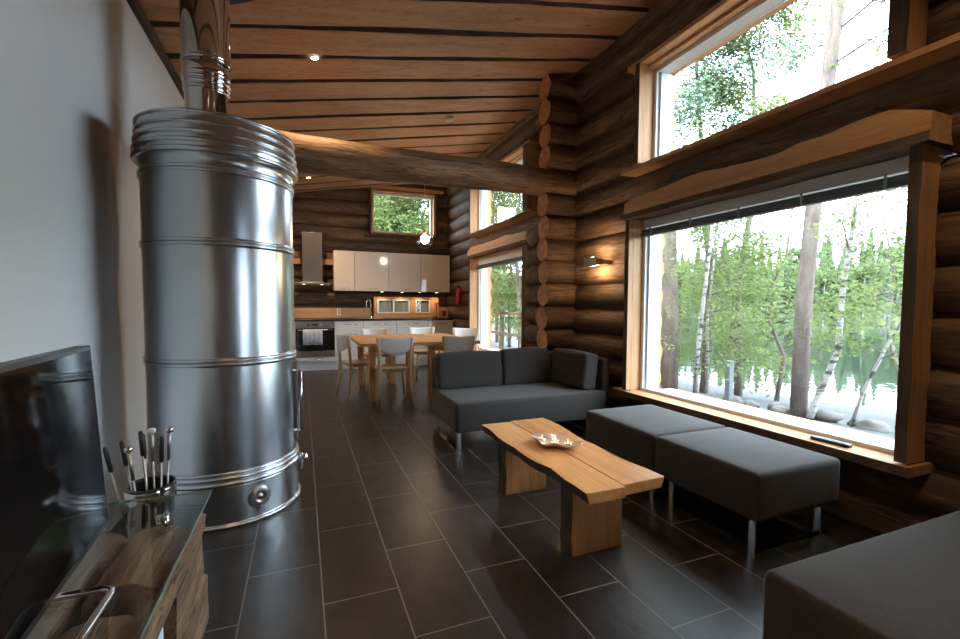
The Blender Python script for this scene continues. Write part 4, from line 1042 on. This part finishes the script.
mb = MB(); mb.add([(5, -60, -1.05), (150, -60, -1.05), (150, 160, -1.05), (5, 160, -1.05)], [(0, 1, 2, 3)]); tag(mb.build('lake', M['water'], loc=(0, 0, 0)), None, None, kind='structure')
# far shore hill (ring sector)
mb = MB(); vs = []; NA_, NR_ = 40, 8
for i in range(NA_+1):
    a = R(-5+105*i/NA_)
    for j in range(NR_+1):
        d = 72+j*9; vs.append((d*math.sin(a), d*math.cos(a), -1.3+max(0, j)*1.5+.8*nz(i*.4, j*.5, 3)*(j > 0)))
mb.add(vs, [(i*(NR_+1)+j, i*(NR_+1)+j+1, (i+1)*(NR_+1)+j+1, (i+1)*(NR_+1)+j) for i in range(NA_) for j in range(NR_)])
struct(mb, 'far_shore', M['hill'], smooth=True, loc=(0, 0, 0))

def leaves(mb, centers, n, rad, size, mi=0, flat=.8, r_=rnd, droop=0):
    for (cx, cy, cz) in centers:
        for _ in range(n):
            while True:
                a, b, c = r_.uniform(-1, 1), r_.uniform(-1, 1), r_.uniform(-1, 1)
                if a*a+b*b+c*c < 1: break
            p = Vector((cx+a*rad, cy+b*rad, cz+c*rad*flat-droop*abs(c)))
            u = Vector((r_.uniform(-1, 1), r_.uniform(-1, 1), r_.uniform(-1, 1))).normalized(); v = u.orthogonal().normalized()
            s = size*r_.uniform(.6, 1.3)
            mb.add([p-u*s, p-v*s*.55, p+u*s, p+v*s*.55], [(0, 1, 2, 3)], mi)
def tree(name, path, r0, r1, bark, label, branches, leafc, leafn, leafr, leafs, leafm, group=None, cat='tree', droop=0):
    base = Vector(path[0]); t = thing(name, base, label, cat, group)
    n = len(path); mb = MB(); mb.tube(path, [r0+(r1-r0)*i/(n-1) for i in range(n)], 12)
    mb.build('trunk', bark, t, smooth=True)
    if branches:
        mb = MB()
        for a, b, r in branches:
            a, b = Vector(a), Vector(b); mid = (a+b)/2+Vector((0, 0, .12*(b-a).length)); mb.tube([a, mid, b], [r*.8, r*.5, r*.2], 6)
        mb.build('branches', M['pine_bark'], t, smooth=True)
    if leafc:
        mb = MB(); leaves(mb, leafc, leafn, leafr, leafs, droop=droop); mb.build('foliage', leafm, t)
    return t
def auto_branches(path, z0, z1, n, length, seed, up=.2, r=.02):
    q = random.Random(seed); out = []; tips = []
    P_ = [Vector(p) for p in path]
    for i in range(n):
        z = z0+(z1-z0)*(i+q.random())/n
        for k in range(len(P_)-1):
            if P_[k].z <= z <= P_[k+1].z: s = (z-P_[k].z)/(P_[k+1].z-P_[k].z); b = P_[k].lerp(P_[k+1], s); break
        else: b = P_[-1].copy()
        a = q.uniform(0, 2*math.pi); l = length*q.uniform(.6, 1.1)*(1-.45*(z-z0)/(z1-z0+.01))
        e = b+Vector((math.cos(a)*l, math.sin(a)*l, l*up*q.uniform(.3, 1.6)))
        out.append((b, e, r)); tips += [tuple(e), tuple(b.lerp(e, .65))]
    return out, tips
TG = 'trees standing outside the windows'
# two tall pines close to the house
pth = [(6.5, 6.52, gh(6.5, 6.52)-.1), (6.5, 6.55, 1.3), (6.5, 6.66, 3.1), (6.5, 6.8, 5.6), (6.55, 7.0, 9), (6.6, 7.2, 12)]
br, tp_ = auto_branches(pth, 7, 11.8, 18, 1.8, 3, .1, .035)
tree('pine_tree', pth, .165, .07, M['pine_bark'], 'thick grey-brown pine trunk at the far edge of the big window', br, tp_, 160, .5, .05, M['needle'], TG)
pth = [(6.5, 4.13, gh(6.5, 4.13)-.1), (6.5, 4.11, 1.28), (6.5, 4.035, 2.65), (6.5, 3.95, 3.96), (6.5, 3.83, 5.2), (6.45, 3.6, 8), (6.4, 3.4, 11)]
br, tp_ = auto_branches(pth, 7.4, 10.8, 16, 1.7, 4, .1, .035)
br2, tp2 = [], []
for (z, dy, dz, l) in ((4.35, -1, .10, 1.5), (4.75, -1, .25, 1.9), (5.3, -1, .1, 1.7), (4.6, .9, .3, 1.0), (3.5, -1, -.05, 1.2)):
    b = Vector((6.5, 3.95-(z-3.96)*.1, z)); e = b+Vector((.3, dy*l, dz*l)); br2.append((b, e, .022))
    for s in (.45, .6, .75, .9, 1): tp2.append(tuple(b.lerp(e, s)))
tree('pine_tree', pth, .108, .065, M['pine_bark'], 'slim reddish pine trunk leaning in the middle of the big window', br+br2, tp_+tp2, 90, .26, .035, M['needle'], TG)
# birches
pth = [(6.42, 3.95, gh(6.3, 4.0)-.1), (6.46, 3.90, -.16), (6.5, 3.78, .25), (6.5, 3.66, .62), (6.5, 3.64, 1.4), (6.5, 3.53, 2.5), (6.45, 3.40, 3.6), (6.3, 3.2, 5.4)]
br, tp_ = auto_branches(pth, 1.8, 5.3, 14, 1.0, 11, .3, .014)
tree('birch_tree', pth, .048, .02, M['birch_bark'], 'white birch with a kinked trunk right of the slim pine', br, tp_, 45, .32, .035, M['leaf'], TG)
pth = [(6.6, 3.55, gh(6.6, 3.5)-.1), (6.5, 3.38, .05), (6.5, 3.28, .35), (6.5, 3.15, .70), (6.5, 2.99, 1.05), (6.5, 2.80, 1.6), (6.5, 2.65, 2.6)]
br, tp_ = auto_branches(pth, .5, 2.6, 16, .8, 12, .3, .01)
tree('birch_tree', pth, .024, .01, M['birch_bark'], 'thin young birch leaning right near the near edge of the big window', br, tp_, 60, .30, .035, M['leaf'], TG)
pth = [(6.7, 6.10, gh(6.7, 6.1)-.1), (6.6, 5.98, .3), (6.5, 5.79, 1.3), (6.5, 5.70, 2.1), (6.5, 5.62, 3.0), (6.5, 5.55, 4.2)]
br, tp_ = auto_branches(pth, .0, 4.1, 30, 1.0, 13, .1, .01)
tree('birch_tree', pth, .045, .015, M['birch_bark'], 'pale thin birch just right of the thick pine', br, tp_, 55, .26, .032, M['leaf'], TG)
pth = [(7.3, 6.35, gh(7.3, 6.3)-.1), (7.3, 6.40, 1.0), (7.3, 6.3, 2.0), (7.25, 6.2, 3.3)]
br, tp_ = auto_branches(pth, .0, 3.2, 26, 1.0, 14, .1, .01)
tree('birch_tree', pth, .035, .012, M['birch_bark'], 'leafy young birch behind the pale thin birch', br, tp_, 80, .30, .035, M['leaf'], TG)
def leafy(x, y, h, sp, lb, seed, n=28, leafn=140, lr=.42, ls=.045, name='leafy_tree', z0=.15, m_='leaf'):
    zb = gh(x, y)-.1; q = random.Random(seed)
    pth = [(x, y, zb)]+[(x+q.uniform(-.1, .1)*i, y+q.uniform(-.1, .1)*i, zb+h*i/4) for i in range(1, 5)]
    br, tp_ = auto_branches(pth, zb+h*z0, zb+h*.98, n, sp, seed, .12, .012)
    return tree(name, pth, .02+h*.007, .012, M['pine_bark'], lb, br, tp_, leafn, lr, ls, M[m_], TG, droop=.15)
leafy(8.6, 6.9, 4.2, 1.5, 'broad leafy birch over the water left of the slim pine', 21, 28, leafn=80)
leafy(8.9, 6.1, 4.0, 1.5, 'leafy birch directly behind the slim pine', 22, 22, leafn=60)
leafy(9.4, 8.2, 5.0, 1.6, 'leafy birch seen beside the thick pine trunk', 23, 30, leafn=90)
leafy(9.2, 4.2, 3.4, 1.2, 'leafy tree over the water behind the thin young birch', 24, 18, leafn=60)
leafy(8.6, 6.7, 9.2, 1.8, 'tall birch whose crown fills the upper window', 25, 34, leafn=300, z0=.52)
leafy(7.7, 6.8, 9.0, 1.6, 'bushy tree beside the thick pine in the upper window', 26, 34, leafn=260, z0=.5, m_='needle')
KG = [(4.3, 12.0, 7, 1.7), (5.4, 10.6, 6, 1.5), (6.2, 13.6, 8, 2.0), (7.4, 15.5, 8, 2.2), (5.2, 14.5, 8, 2.0), (8.0, 18.0, 9, 2.4)]
KL = ['leafy tree outside the kitchen side window, nearest the corner', 'leafy tree outside the kitchen side window, right of its middle', 'leafy tree in the second row outside the kitchen side window',
      'tall leafy tree far behind the kitchen side window', 'leafy tree seen at the left edge of the kitchen side window', 'tallest leafy tree at the back outside the kitchen side window']
for i, (x, y, h, s) in enumerate(KG): leafy(x, y, h, s, KL[i], 31+i, 40, 150, .5, .055)
GG = [(2.0, 14.5, 8.5), (3.6, 15.5, 9), (2.9, 18, 10), (1.0, 17, 9)]
GL = ['leafy tree left in the high gable window', 'leafy tree right in the high gable window', 'tall leafy tree behind the others in the gable window', 'leafy tree beyond the left edge of the gable window']
for i, (x, y, h) in enumerate(GG): leafy(x, y, h, 2.2, GL[i], 41+i, 50, 290, .6, .065)
# distant trees on the far shore
def far_conifer(seed, h):
    t = thing('fir_tree', (0, 0, 0), 'x', 'tree', 'fir trees on the far shore')
    q = random.Random(seed); mb = MB(); mb.tube([(0, 0, -1), (0, 0, h*.9)], [.14, .03], 6); mb.build('trunk', M['pine_bark'], t, local=True)
    mb = MB()
    for k in range(15):
        z = h*(.10+.86*k/15); r = h*.15*(1-k/15.5)*q.uniform(.85, 1.15)+.08
        for j in range(13):
            a = q.uniform(0, 2*math.pi); l = r*q.uniform(.75, 1.15); c, s = math.cos(a), math.sin(a); w_ = l*.36+.1
            mb.add([(0, 0, z+h*.06), (c*l*.7-s*w_, s*l*.7+c*w_, z-.03*h), (c*l, s*l, z-.06*h), (c*l*.7+s*w_, s*l*.7-c*w_, z-.03*h)], [(0, 1, 2, 3)])
    mb.build('foliage', M['leaf_fir'], t, local=True); return t
def far_round(seed, h):
    t = thing('leafy_tree', (0, 0, 0), 'x', 'tree', 'round leafy trees on the far shore')
    q = random.Random(seed); mb = MB(); mb.tube([(0, 0, -1), (0, 0, h*.7)], [.13, .05], 6); mb.build('trunk', M['birch_bark'], t, local=True)
    cs = [(q.uniform(-1, 1)*h*.10, q.uniform(-1, 1)*h*.10, h*q.uniform(.22, .88)) for _ in range(13)]
    mb = MB(); leaves(mb, cs, 95, h*.12, .22, r_=q); mb.build('foliage', M['leaf_far'], t, local=True); return t
protos = [far_conifer(1, 10), far_conifer(2, 11.5), far_round(3, 8.5), far_round(4, 7.5)]
flab = {0: 'fir tree in the forest across the lake', 1: 'tall pointed fir tree in the forest across the lake', 2: 'round leafy tree in the forest across the lake', 3: 'low round leafy tree in the forest across the lake'}
used = set(); cnt = 0
q = random.Random(77)
for row in range(5):
    nrow = 22
    for i in range(nrow):
        a = R(37+32*(i+q.random()*.7)/nrow); d = 75+row*7+q.uniform(-2, 2)
        z = -1.3+1.5*(d-72)/9-.3
        k = q.choice((0, 2, 2, 3) if row < 2 else (0, 1, 1, 2)); s = q.uniform(.8, 1.12)
        loc = (d*math.sin(a), d*math.cos(a), z)
        if k not in used:
            used.add(k); p = protos[k]; p.location = loc; p.scale = (s,)*3; p['label'] = flab[k]; continue
        dup(protos[k], loc, q.uniform(0, 6.28), flab[k], scale=s)
# rocks along the bank, the grey post and a rail fence
rk = [(6.05, 5.75, .16), (6.3, 5.45, .13), (6.6, 5.25, .18), (6.5, 4.85, .14), (6.75, 4.55, .20), (6.45, 4.35, .15), (6.7, 3.9, .22), (6.9, 3.6, .16), (6.6, 3.3, .18), (7.0, 3.1, .2), (6.2, 6.6, .16), (6.9, 2.8, .15)]
for i, (x, y, s) in enumerate(rk):
    s *= .68
    vs = []; mb = MB(); NU, NV = 14, 9; z0 = gh(x, y)
    for j in range(NV+1):
        ph = math.pi*j/NV
        for k in range(NU):
            t = 2*math.pi*k/NU; d = Vector((math.sin(ph)*math.cos(t), math.sin(ph)*math.sin(t), math.cos(ph)))
            r = s*(1+.45*nz(d.x*1.3+i*5, d.y*1.3, d.z*1.3)); vs.append((x+d.x*r*1.4, y+d.y*r*1.2, z0+.3*s+d.z*r*.75))
    mb.add(vs, [(j*NU+k, (j+1)*NU+k, (j+1)*NU+(k+1) % NU, j*NU+(k+1) % NU) for j in range(NV) for k in range(NU)])
    o = mb.build('rock', M['rock'], smooth=True); tag(o, 'pale boulder in the row along the lake bank', 'rock', 'boulders along the lake bank')
bp_ = thing('post', (6.47, 5.21, -.45), 'square grey post standing on the bank before the water', 'post')
mb = MB(); mb.box(6.42, 6.52, 5.17, 5.26, -.5, .28); mb.build('shaft', M['bollard'], bp_, bevel=.008)
mb = MB(); mb.box(6.41, 6.53, 5.16, 5.27, .28, .30); mb.build('cap', M['bollard'], bp_, bevel=.004)
fn = thing('rail_fence', (4.6, 10.6, -.3), 'weathered wooden rail fence outside the kitchen side window', 'fence')
for i in range(5):
    y = 9.6+i*1.1; x = 4.9
    mb = MB(); mb.box(x-.035, x+.035, y-.035, y+.035, gh(x, y)-.1, 1.05); mb.build('post', M['old_y'], fn)
for z in (.45, .98):
    mb = MB(); mb.box(4.82, 4.85, 9.5, 14.1, z-.035, z+.035); mb.build('rail', M['old_y'], fn)
